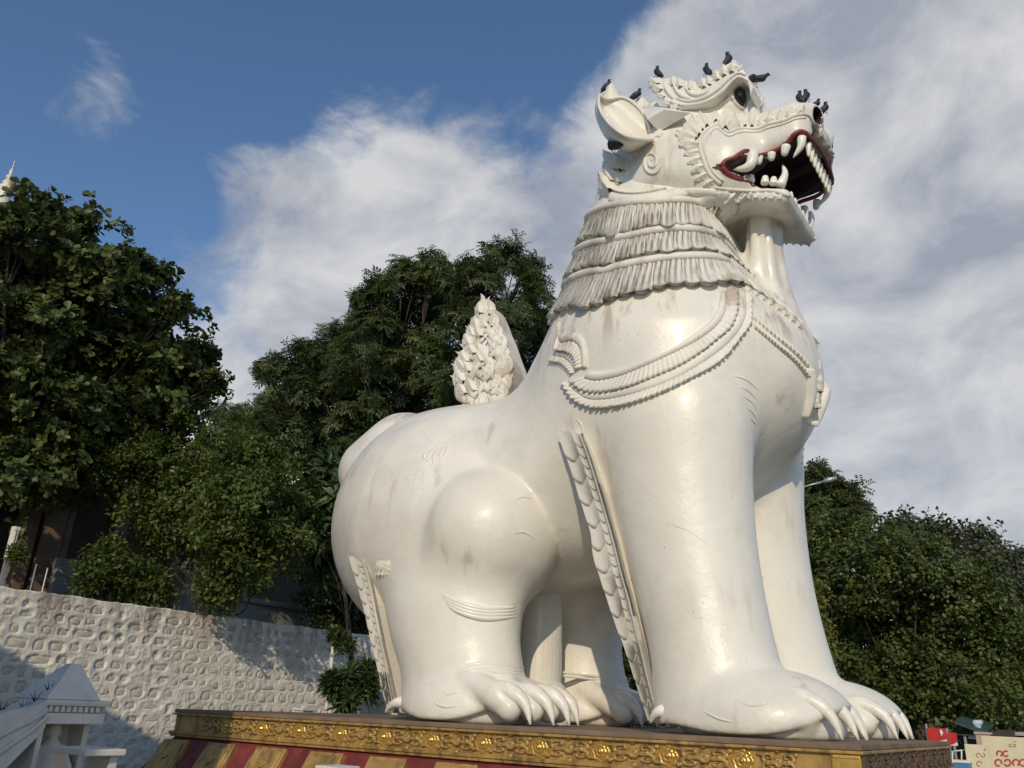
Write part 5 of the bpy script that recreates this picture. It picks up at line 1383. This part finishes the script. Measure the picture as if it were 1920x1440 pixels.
# balustrade sweeping up-left
bl = root('balustrade', (SX-0.4, s0-0.8, GZ), 'curved whitewashed stair balustrade at the lower left corner', 'balustrade')
L = Vector(bl['_o']); m = MB(); V = []
prof_px = [(88,1312),(70,1322),(50,1328),(28,1330),(0,1338),(-40,1346),(-90,1352)]
low_px = [(84,1362),(66,1384),(44,1406),(18,1432),(-14,1462),(-60,1490),(-110,1520)]
for p, q in zip(prof_px, low_px):
    a = sx(*p); b = sx(*q)
    for X in (SX+0.02, SX-0.55): V += [(X-L.x, a[1]-L.y, a[2]-L.z), (X-L.x, b[1]-L.y, max(b[2], GZ)-L.z)]
n = len(prof_px)
m.add(V, [f for i in range(n-1) for f in ((i*4, i*4+1, i*4+5, i*4+4), (i*4+2, i*4+6, i*4+7, i*4+3), (i*4, i*4+4, i*4+6, i*4+2), (i*4+1, i*4+3, i*4+7, i*4+5))]+[(0, 2, 3, 1), ((n-1)*4, (n-1)*4+1, (n-1)*4+3, (n-1)*4+2)])
m.build('parapet', M_WALLW, bl)
for dpx in (0.35, 0.62):
    P = []
    for p, q in zip(prof_px[:-1], low_px[:-1]):
        a = sx(*p); b = sx(*q); c = a*(1-dpx)+b*dpx; P.append((SX+0.03-L.x, c[1]-L.y, c[2]-L.z))
    V, Fc = tube_np(spline(P, 24), 0.03, 6); link('parapet_moulding', np_mesh('parapet_moulding', V, Fc), M_WALLW, bl)
for k_, (px, py, s_) in enumerate(((67, 1312, 0.16), (44, 1324, 0.13), (3, 1328, 0.14), (92, 1292, 0.14))):
    p = sx(px, py, SX-0.2); p[2] -= 0.06
    g = root('weed', tuple(p), ('tallest weed tuft on the balustrade beside the shrine cap', 'short weed tuft in the middle of the balustrade', 'weed tuft on the balustrade at the left picture edge', 'weed tuft at the shoulder of the shrine cap')[k_], 'weed', 'weeds on the balustrade')
    m = MB()
    for j in range(6):
        an = j*1.05; e = np.array([0.02, math.cos(an)*s_*0.6, s_*(0.8+0.3*math.sin(j*2.1))]); V, Fc = tube_np(spline([(0, 0, 0), e*0.5+np.array([0, 0, 0.02]), e], 6), np.linspace(0.012, 0.002, 6), 4); m.add(V, Fc)
    m.build('blade', M_LF_NEEM, g)

# --- temple hall in the shade behind the wall
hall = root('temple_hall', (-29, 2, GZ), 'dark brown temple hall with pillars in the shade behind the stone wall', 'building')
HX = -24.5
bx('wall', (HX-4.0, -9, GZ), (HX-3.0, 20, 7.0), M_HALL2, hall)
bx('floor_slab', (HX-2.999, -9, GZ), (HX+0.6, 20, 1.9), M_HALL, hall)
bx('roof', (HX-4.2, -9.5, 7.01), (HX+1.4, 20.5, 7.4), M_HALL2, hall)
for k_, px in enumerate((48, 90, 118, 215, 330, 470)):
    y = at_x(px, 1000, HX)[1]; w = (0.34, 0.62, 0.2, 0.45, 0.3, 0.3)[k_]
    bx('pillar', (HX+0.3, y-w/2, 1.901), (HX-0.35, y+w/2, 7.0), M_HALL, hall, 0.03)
a = at_x(-20, 930, HX-0.4); b = at_x(38, 985, HX-0.4)
bx('window_panel', (HX-0.3, a[1]-0.5, b[2]), (HX-0.45, b[1], a[2]), simple_mat('window_dark_blue', (0.02, 0.025, 0.045), 0.3, 0.3, 3), hall)
a = at_x(118, 1050, HX+0.5); b = at_x(140, 1078, HX+0.5)
bx('step_block', (HX+0.62, a[1]-0.3, 1.9), (HX+0.9, b[1]+0.3, a[2]), M_GREYW, hall)
# lit white plaque with an arched frame
PX_ = -20.5
a = at_x(12, 1048, PX_); b = at_x(38, 988, PX_)
pq = root('white_plaque', (PX_, (a[1]+b[1])/2, 1.8), 'small sunlit white framed plaque standing behind the wall at the left edge', 'plaque')
bx('plaque_board', (PX_, a[1], a[2]), (PX_-0.16, b[1], b[2]), M_PALE, pq, 0.02)
w_ = b[1]-a[1]; h__ = b[2]-a[2]
bx('frame_side', (PX_+0.04, a[1]+0.02, a[2]+h__*0.3), (PX_+0.002, a[1]+0.08, b[2]-0.04), M_PALE, pq, 0.008)
bx('frame_side', (PX_+0.04, b[1]-0.08, a[2]+h__*0.3), (PX_+0.002, b[1]-0.02, b[2]-0.04), M_PALE, pq, 0.008)
bx('frame_top', (PX_+0.05, a[1]+0.0, b[2]-0.10), (PX_+0.002, b[1], b[2]-0.01), M_PALE, pq, 0.008)
bx('frame_sill', (PX_+0.05, a[1]+0.0, a[2]+h__*0.24), (PX_+0.002, b[1], a[2]+h__*0.30), M_PALE, pq, 0.008)
bx('support', (PX_-0.04, (a[1]+b[1])/2-0.05, GZ), (PX_-0.12, (a[1]+b[1])/2+0.05, a[2]-0.001), M_STEEL, pq)
tree('plaque_vine', 'tuft of leaves growing over the bottom of the white plaque', px_blobs([(33,1035,8),(30,1045,7)], np.linalg.norm(a-EYE)-0.3, 0.05, 51), M_LF_LIGHT, V_LIGHT, (PX_+0.3, (a[1]+b[1])/2, 1.0), 0.015, 40, 52, cat='vine', size=0.6)
# grey annex wall right of the hall
ax_ = -22.4; a = at_x(352, 1095, ax_); b = at_x(589, 1170, ax_)
an = root('grey_annex', (ax_, (a[1]+b[1])/2, GZ), 'low grey plastered annex in shade just above the stone wall', 'building')
bx('wall', (ax_-2.5, a[1], GZ), (ax_, b[1], at_x(450, 1128, ax_)[2]), M_GREYW, an, 0.03)
bx('coping', (ax_-2.5, a[1]+2.0, at_x(450, 1128, ax_)[2]+0.002), (ax_+0.12, b[1]+0.1, at_x(450, 1118, ax_)[2]), M_GREYW, an, 0.02)
bx('pier', (ax_-1.0, a[1], at_x(450, 1128, ax_)[2]+0.002), (ax_-0.2, a[1]+0.55, at_x(360, 1068, ax_)[2]), M_GREYW, an, 0.02)
for k_, (px, py, h2) in enumerate(((80, 1104, 0.42), (58, 1100, 0.45))):
    p = at_x(px, py, WX-0.4); o = root('thin_post', (p[0], p[1], p[2]-0.4), ('whiter of the two thin posts on the wall top', 'greyer of the two thin posts on the wall top')[k_], 'post', 'thin posts on the wall')
    m = MB(); m.tube([(0, 0, 0), (0, 0, h2+0.4)], 0.013, 8); m.build('rod', M_PALE if k_ == 0 else M_STEEL, o)
    m = MB(); m.tube([(0, 0, h2+0.4), (0, 0, h2+0.42)], 0.018, 8); m.build('cap', M_STEEL, o)
# white pole in front of the wall
p0 = at_x(611, 1335, -16.6); p1 = at_x(626, 1185, -16.6)
po = root('white_pole', (p0[0], p0[1], GZ), 'slender white pole standing in front of the stone wall', 'pole')
m = MB(); m.tube([(0, 0, 0), (0, 0, p1[2]-GZ)], 0.045, 10); m.build('shaft', M_PALE, po, smooth=True)
m = MB(); m.tube([(0, 0, 0), (0, 0, 0.25)], 0.09, 10); m.build('foot', M_PALE, po)
tree('pole_creeper', 'small dark creeper hanging at the top of the white pole', px_blobs([(630,1192,9),(640,1205,7),(650,1212,5)], np.linalg.norm(p1-EYE)-0.1, 0.05, 61), M_LF_NEEM, V_LIGHT, (p0[0]+0.1, p0[1], p1[2]-0.6), 0.012, 30, 62, cat='creeper', size=0.8)
# stepped white pedestal behind the hind leg, small white block, white post in front
a = at_y(672, 1335, 3.6); b = at_y(760, 1280, 3.6)
sp = root('stepped_pedestal', ((a[0]+b[0])/2, 4.4, GZ), 'stepped white pedestal behind the lion\'s hind leg', 'pedestal')
bx('lower_step', (a[0], 3.6, GZ), (b[0]+0.4, 5.2, at_y(690, 1302, 3.6)[2]), M_WALLW, sp, 0.04)
bx('upper_step', (a[0]+0.22, 3.78, at_y(690, 1302, 3.6)[2]+0.002), (b[0]+0.3, 5.0, at_y(700, 1288, 3.78)[2]), M_WALLW, sp, 0.03)
bx('top_block', (a[0]+0.5, 3.95, at_y(700, 1288, 3.78)[2]+0.002), (b[0]+0.2, 4.85, at_y(720, 1278, 3.95)[2]), M_WALLW, sp, 0.03)
a = at_x(566, 1335, -15.0); b = at_x(590, 1328, -15.0)
wb = root('white_block', (-15, (a[1]+b[1])/2, GZ), 'little white capped block peeping over the plinth edge before the wall', 'block')
bx('block_post', (-15.0, a[1]+0.03, GZ), (-15.3, b[1]-0.03, b[2]-0.06), M_WALLW, wb, 0.01)
bx('block_cap', (-14.97, a[1], b[2]-0.059), (-15.33, b[1], b[2]), M_WALLW, wb, 0.01)
a = at_y(636, 1433, -5.6); b = at_y(676, 1436, -5.6)
fp = root('white_post', ((a[0]+b[0])/2, -5.75, GZ), 'flat white post top in front of the plinth at the bottom edge', 'post')
bx('post_cap', (a[0], -5.6, a[2]-0.03), (b[0], -5.9, a[2]), M_WALLW, fp, 0.01)
bx('post_shaft', (a[0]+0.04, -5.64, GZ), (b[0]-0.04, -5.86, a[2]-0.031), M_WALLW, fp, 0.01)

# --- gilded spire above the left tree
D_ = 46; b0 = at_dist(6, 372, D_); t0 = at_dist(13, 272, D_)
spz = root('pagoda_spire', (b0[0], b0[1], GZ), 'slim white and gold finial of a pagoda above the left tree', 'spire')
ag = np.linspace(0, 2*math.pi, 16, endpoint=False); hB = b0[2]-GZ; hT = t0[2]-GZ; u_ = hT-hB
def lathe(name, prof, mat, parent, n=16):
    ag = np.linspace(0, 2*math.pi, n, endpoint=False); V = [(r*math.cos(a), r*math.sin(a), z) for r, z in prof for a in ag]
    Fc = [(i*n+j, i*n+(j+1) % n, (i+1)*n+(j+1) % n, (i+1)*n+j) for i in range(len(prof)-1) for j in range(n)]
    return link(name, np_mesh(name, np.array(V), Fc), mat, parent)
lathe('tower', [(2.2, 0), (2.0, hB*0.5), (1.2, hB*0.7), (0.5, hB*0.9), (0.30, hB), (0.26, hB+0.18*u_), (0.0, hB+0.185*u_)], M_PALE, spz)
lathe('finial', [(0.22, hB+0.186*u_), (0.30, hB+0.30*u_), (0.12, hB+0.36*u_), (0.24, hB+0.40*u_), (0.08, hB+0.52*u_), (0.18, hB+0.55*u_), (0.05, hB+0.66*u_), (0.10, hB+0.70*u_), (0.02, hB+0.82*u_), (0.02, hB+u_)], M_PALE, spz)
lathe('orb', [(0.0, hB+0.93*u_), (0.05, hB+0.95*u_), (0.0, hB+0.97*u_)], M_GOLD2, spz)
m = MB(); V, Fc = tube_np([(0.3, 0.1, hB+0.05*u_), (0.42, 0.14, hB+0.3*u_), (0.4, 0.13, hB+0.5*u_)], [0.14, 0.10, 0.01], 6); m.add(V, Fc); m.build('flame_corner', simple_mat('maroon_timber', (0.10, 0.03, 0.03), 0.6), spz)

# --- street lamp arm beyond the far foreleg
D_ = 27.0; t0 = at_dist(1541, 904, D_); s0_ = at_dist(1484, 921, D_)
lp = root('street_lamp', (s0_[0], s0_[1], GZ), 'thin street lamp whose arm pokes out beside the lion\'s far foreleg', 'street lamp')
L = np.array(lp['_o']); m = MB(); m.tube([(0, 0, 0), (0, 0, s0_[2]-GZ-0.0)], np.array([0.09, 0.06]), 10); m.build('mast', M_STEEL, lp, smooth=True)
V, Fc = tube_np(np.array([s0_, s0_*0.4+t0*0.6+np.array([0, 0, 0.02]), t0])-L, 0.03, 8); link('arm', np_mesh('arm', V, Fc), M_STEEL, lp)
d_ = (t0-s0_)/np.linalg.norm(t0-s0_); V, Fc = tube_np([t0-L, t0+d_*0.2-L, t0+d_*0.45-L], [0.04, 0.09, 0.05], 8); link('lamp_head', np_mesh('lamp_head', V, Fc), M_STEEL, lp)

# --- stalls and boards beyond the plinth on the right
M_TARP = simple_mat('green_tarpaulin', (0.035, 0.075, 0.06), 0.7, 0.2, 3); M_SIGN = simple_mat('cream_signboard', (0.66, 0.60, 0.42), 0.6, 0.06, 3)
M_SIGNR = simple_mat('sign_red_paint', (0.50, 0.07, 0.06), 0.6, 0.1, 4); M_BAN = simple_mat('red_banner', (0.50, 0.025, 0.025), 0.5, 0.15, 4); M_BANW = simple_mat('banner_white', (0.75, 0.72, 0.70), 0.5, 0.08)
M_BLUE = simple_mat('blue_plastic', (0.06, 0.22, 0.45), 0.4, 0.15); M_INK = simple_mat('sign_black_paint', (0.05, 0.05, 0.04), 0.6, 0.1); M_DKST = simple_mat('stall_dark_timber', (0.05, 0.04, 0.035), 0.8, 0.2)  # last one: even dark timber for stall walls and counter
SY = 13.5
def sy(px, py, Y=SY): return at_y(px, py, Y)
st = root('market_stall', (sy(1800, 1400, 16.5)[0], 16.5, GZ), 'open market stall with a sloping green tarpaulin roof on the right', 'stall')
L = Vector(st['_o'])
tl, tr_ = sy(1788, 1352, 15.5), sy(1846, 1374, 15.5); th = 0.05
V = []
for p, Y in ((tl, 15.5), (tr_, 15.5)):
    for yy_, dz in ((Y, 0), (Y+2.6, 0.25)):
        for t in (0, -th): V.append((p[0]-L.x, yy_-L.y, p[2]+dz+t-L.z))
m = MB(); m.add(V, [(0, 4, 6, 2), (1, 3, 7, 5), (0, 1, 5, 4), (2, 6, 7, 3), (0, 2, 3, 1), (4, 5, 7, 6)]); m.build('tarpaulin_roof', M_TARP, st)
bx('valance', (tl[0], 15.5, tl[2]-0.35), (tr_[0], 15.53, tr_[2]-0.06), M_TARP, st)
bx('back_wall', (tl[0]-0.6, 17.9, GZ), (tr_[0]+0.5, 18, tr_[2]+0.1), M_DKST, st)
for px in (1790, 1812, 1846): q = sy(px, 1400, 15.6); bx('post', (q[0]-0.03, 15.57, GZ), (q[0]+0.03, 15.63, tr_[2]-0.07), M_STEEL, st)
bx('counter', (tl[0]+0.1, 15.8, GZ), (tr_[0]-0.1, 16.7, GZ+0.75), M_DKST, st)
bx('shelf_board', (tl[0]+0.1, 17.1, sy(1830, 1386, 17.1)[2]), (tr_[0]-0.05, 17.5, sy(1830, 1381, 17.1)[2]), M_PALE, st)
# red banners
for k_, (x0, y0, x1, y1) in enumerate(((1741, 1366, 1773, 1393), (1780, 1374, 1793, 1398))):
    a = sy(x0, y1, 14.9); b = sy(x1, y0, 14.9)
    bn = root('red_banner', ((a[0]+b[0])/2, 14.9, GZ), ('wide red banner with white swash hanging left of the green stall', 'narrow red and white banner at the green stall post')[k_], 'banner', 'red banners at the stalls')
    bx('cloth', (a[0], 14.9, a[2]+0.0), (b[0], 14.93, b[2]), M_BAN, bn)
    hgt = b[2]-a[2]; wd = b[0]-a[0]; L = Vector(bn['_o'])
    P = [(a[0]+wd*0.02-L.x, 14.892-14.9, a[2]+hgt*0.02-L.z), (a[0]+wd*0.5-L.x, -0.008, a[2]+hgt*0.12-L.z), (a[0]+wd*0.98-L.x, -0.008, a[2]+hgt*0.30-L.z), (a[0]+wd*0.98-L.x, -0.008, a[2]+hgt*0.02-L.z)]
    m = MB(); m.add(P, [(0, 3, 2, 1)]); m.build('white_swash', M_BANW, bn)
    if k_ == 0:
        V, Fc = tube_np([(a[0]+wd*0.70-L.x, -0.012, a[2]+hgt*0.45-L.z), (a[0]+wd*0.76-L.x, -0.012, a[2]+hgt*0.7-L.z), (a[0]+wd*0.72-L.x, -0.012, a[2]+hgt*0.92-L.z)], [0.02, 0.05, 0.02], 5); link('white_mark', np_mesh('white_mark', V, Fc), M_BANW, bn)
    bx('pole', (a[0]-0.03, 14.94, GZ), (a[0]+0.02, 14.99, b[2]+0.1), M_STEEL, bn)
# cream boards with round lettering
def board(x0, y0, x1, label, Y, marks, ink):
    a = sy(x0, 1470, Y); b = sy(x1, y0, Y)
    r = root('sign_board', ((a[0]+b[0])/2, Y, GZ), label, 'sign', 'cream sign boards')
    L = Vector(r['_o']); bx('panel', (a[0], Y, GZ+0.05), (b[0], Y+0.06, b[2]), M_SIGN, r, 0.01)
    for (pts, w, mt) in marks:
        P = np.array([sy(px, py, Y-0.004) for px, py in pts])-np.array(L); V, Fc = tube_np(P, w, 6); V[:, 1] = (V[:, 1]-(-0.004))*0.15-0.004
        link('lettering', np_mesh('lettering', V, Fc), mt, r)
    return r
def arc(cx, cy, rx, ry, a0, a1, n=16): return [(cx+rx*math.cos(math.radians(t)), cy-ry*math.sin(math.radians(t))) for t in np.linspace(a0, a1, n)]
board(1853, 1386, 1990, 'larger cream sign board with red and dark round lettering at the right edge', 13.5,
      [(arc(1895, 1398, 2.6, 2.8, 60, 360), 0.008, M_INK), (arc(1902, 1398, 2.6, 2.8, -170, 150), 0.008, M_INK), (arc(1903, 1392, 2.0, 1.6, 20, 200), 0.006, M_INK),
       (arc(1874, 1413, 5, 5, -60, 220), 0.022, M_SIGNR), (arc(1886, 1413, 5, 5, 40, 330), 0.022, M_SIGNR), (arc(1872, 1430, 6, 6, -20, 300), 0.024, M_SIGNR), (arc(1889, 1430, 6, 6, -160, 160), 0.024, M_SIGNR),
       (arc(1905, 1430, 6, 6, -60, 240), 0.022, M_SIGNR), (arc(1918, 1430, 6, 6, 30, 330), 0.022, M_SIGNR)], M_SIGNR)
board(1819, 1397, 1852, 'smaller cream sign board standing left of the larger one', 12.9,
      [(arc(1851-4, 1406, 1.8, 1.8, 0, 270), 0.006, M_INK), (arc(1834, 1416, 3.5, 3.5, 0, 280), 0.010, M_SIGNR), (arc(1843, 1416, 3.5, 3.5, 160, 450), 0.010, M_SIGNR), (arc(1836, 1432, 4.5, 4.5, 0, 300), 0.012, M_SIGNR)], M_SIGNR)
a = sy(1843, 1470, 14.1); b = sy(1855, 1373, 14.1)
gp = root('brick_gatepost', ((a[0]+b[0])/2, 14.2, GZ), 'pinkish gatepost behind the cream sign boards', 'gatepost')
M_PINK = simple_mat('pinkish_render', (0.48, 0.36, 0.30), 0.85, 0.12, 5)
bx('shaft', (a[0], 14.1, GZ), (b[0], 14.4, b[2]-0.06), M_PINK, gp, 0.01); bx('cap', (a[0]-0.03, 14.07, b[2]-0.059), (b[0]+0.03, 14.43, b[2]), M_PINK, gp, 0.01)
a = sy(1793, 1470, 12.5); b = sy(1817, 1427, 12.5)
bb = root('blue_crate', ((a[0]+b[0])/2, 12.7, GZ), 'blue plastic crate stack left of the small sign board', 'crate')
bx('crate_body', (a[0], 12.5, GZ), (b[0], 12.9, b[2]), M_BLUE, bb, 0.015); bx('crate_rim', (a[0]-0.02, 12.48, b[2]-0.05), (b[0]+0.02, 12.92, b[2]+0.01), M_BANW, bb, 0.008)
fr_ = root('white_rail', (sy(1800, 1440, 13.1)[0], 13.1, GZ), 'thin white pipe rail between the plinth and the sign boards', 'rail')
L = np.array(fr_['_o'])
for pts in ([(1784,1409),(1810,1406)], [(1803,1407),(1803,1450)], [(1786,1409),(1786,1450)]):
    P = np.array([sy(px, py, 13.1) for px, py in pts])-L; V, Fc = tube_np(P, 0.018, 6); link('rail_pipe', np_mesh('rail_pipe', V, Fc), M_BANW, fr_)
# second roofline right of the gatepost
s2 = root('tin_roof_stall', (sy(1890, 1400, 19.5)[0], 19.5, GZ), 'dark low stall with a tin roof behind the larger sign board', 'stall')
a = sy(1856, 1377, 18.5); b = sy(1990, 1374, 18.5)
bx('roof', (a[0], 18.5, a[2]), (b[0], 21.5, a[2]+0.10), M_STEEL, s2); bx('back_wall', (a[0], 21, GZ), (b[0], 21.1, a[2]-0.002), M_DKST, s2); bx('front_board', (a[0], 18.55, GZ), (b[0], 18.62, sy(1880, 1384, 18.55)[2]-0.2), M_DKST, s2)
# pale cloth on the stall roof
c_ = sy(1830, 1356, 16.1)
def sdf_cl(P): return smin(smin(ell(P, (0, 0, 0), (0.10, 0.10, 0.09)), ell(P, (0.10, 0, 0.02), (0.07, 0.08, 0.07)), 0.05), ell(P, (0.03, 0, -0.09), (0.08, 0.06, 0.09)), 0.05)
Vc, Fcc = surface_nets(sdf_cl, (-0.2, -0.2, -0.25), (0.25, 0.2, 0.2), 0.025)
cl = root('pale_blue_cloth', tuple(c_), 'pale blue bundled cloth lying on the green stall roof', 'cloth'); link('bundle', np_mesh('bundle', Vc, Fcc), simple_mat('pale_blue_cotton', (0.42, 0.53, 0.66), 0.8, 0.08), cl)

# ================================================================== pigeons
M_PIG = simple_mat('pigeon_slate', (0.016, 0.017, 0.021), 0.6, 0.35, 18); M_BEAK = simple_mat('pigeon_beak', (0.06, 0.05, 0.05), 0.5)
M_LEG = simple_mat('pigeon_leg', (0.25, 0.07, 0.06), 0.6); M_WING = simple_mat('pigeon_wing', (0.022, 0.023, 0.027), 0.6, 0.3, 20)
def sdf_pig(P):
    d = rcone(P, (-0.06, 0, 0.10), 0.052, (0.05, 0, 0.135), 0.062, 0.95)
    d = smin(d, rcone(P, (-0.06, 0, 0.10), 0.05, (-0.19, 0, 0.055), 0.012, 1.5), 0.03)
    d = smin(d, rcone(P, (0.07, 0, 0.15), 0.042, (0.105, 0, 0.215), 0.028), 0.03)
    return smin(d, ell(P, (0.112, 0, 0.228), (0.034, 0.028, 0.030)), 0.012)
Vp, Fp = surface_nets(sdf_pig, (-0.24, -0.09, 0.0), (0.18, 0.09, 0.29), 0.014)
ME_PB = np_mesh('pigeon_body', Vp, Fp); ME_PB.materials.append(M_PIG)
V, Fc = tube_np([(0.135, 0, 0.226), (0.158, 0, 0.222), (0.175, 0, 0.212)], [0.011, 0.008, 0.002], 6); ME_BK = np_mesh('beak', V, Fc); ME_BK.materials.append(M_BEAK)
V, Fc = tube_np([(0.0, 0.025, 0.07), (0.005, 0.025, 0.0)], 0.006, 5); ME_LG = np_mesh('pigeon_leg', V, Fc); ME_LG.materials.append(M_LEG)
def wingmesh():
    V = []
    for i, u in enumerate(np.linspace(0, 1, 8)):
        for v in np.linspace(-1, 1, 5):
            w = 0.045*math.sin(math.pi*min(1, u*0.8+0.18)); V.append((0.07-0.25*u, 0.058+0.012*(1-v*v)-0.045*max(0, u-0.5), 0.135-0.05*u+w*v))
    return np_mesh('wing', np.array(V), np.array([(i*5+j, (i+1)*5+j, (i+1)*5+j+1, i*5+j+1) for i in range(7) for j in range(4)]))
ME_W = wingmesh(); ME_W.materials.append(M_WING)
def pigeon(px, py, y, yaw, pitch, label, s=1.0, spread=False):
    p = at_y(px, py, y); o = root('pigeon', tuple(p), label, 'pigeon', 'pigeons on the lion')
    s *= 0.88; o.rotation_euler = (0, -pitch, yaw); o.scale = (s, s, s)
    for nm, me in (('pigeon_body', ME_PB), ('beak', ME_BK)):
        c = bpy.data.objects.new(nm, me); COL.objects.link(c); c.parent = o
    for sg in (1, -1):
        c = bpy.data.objects.new('leg', ME_LG); COL.objects.link(c); c.parent = o; c.scale = (1, sg, 1)
        c = bpy.data.objects.new('wing', ME_W); COL.objects.link(c); c.parent = o; c.scale = (1, sg, 1)
        if spread: c.rotation_euler = (sg*-0.9, 0, sg*0.5); c.location = (0, sg*0.0, 0.02)
    return o
pigeon(1143, 168, -0.35, 0.4, 0.5, 'pigeon perched on the knob above the lion\'s ear')
pigeon(1197, 186, -0.45, 0.5, 0.35, 'pigeon leaning forward on the second crown knob behind the ear')
pigeon(1228, 147, -0.9, 2.9, 0.75, 'pigeon at the rear tip of the brow crest')
pigeon(1321, 144, -0.9, 2.6, 0.8, 'pigeon in the middle hollow of the brow crest')
pigeon(1374, 121, -0.75, 0.6, 0.8, 'topmost pigeon on the peak of the brow crest', 1.12)
pigeon(1417, 158, -0.6, 0.2, -0.5, 'pigeon spreading its wings on the front slope of the brow', 1.1, True)
pigeon(1493, 196, -0.25, 2.9, 0.85, 'left one of the two pigeons standing on the snout')
pigeon(1519, 190, -0.2, 0.7, 0.75, 'right one of the two pigeons standing on the snout, above the nostril')
pigeon(1533, 203, 0.15, 0.5, 0.3, 'pigeon half hidden behind the near nostril', 0.8)
pigeon(1551, 213, 0.35, 0.4, 0.5, 'foremost pigeon on the tip of the nose')
pigeon(1150, 287, -1.75, 2.8, 0.15, 'pigeon in the shade under the lion\'s ear', 1.25)
for o in bpy.data.objects:
    if '_o' in o: del o['_o']
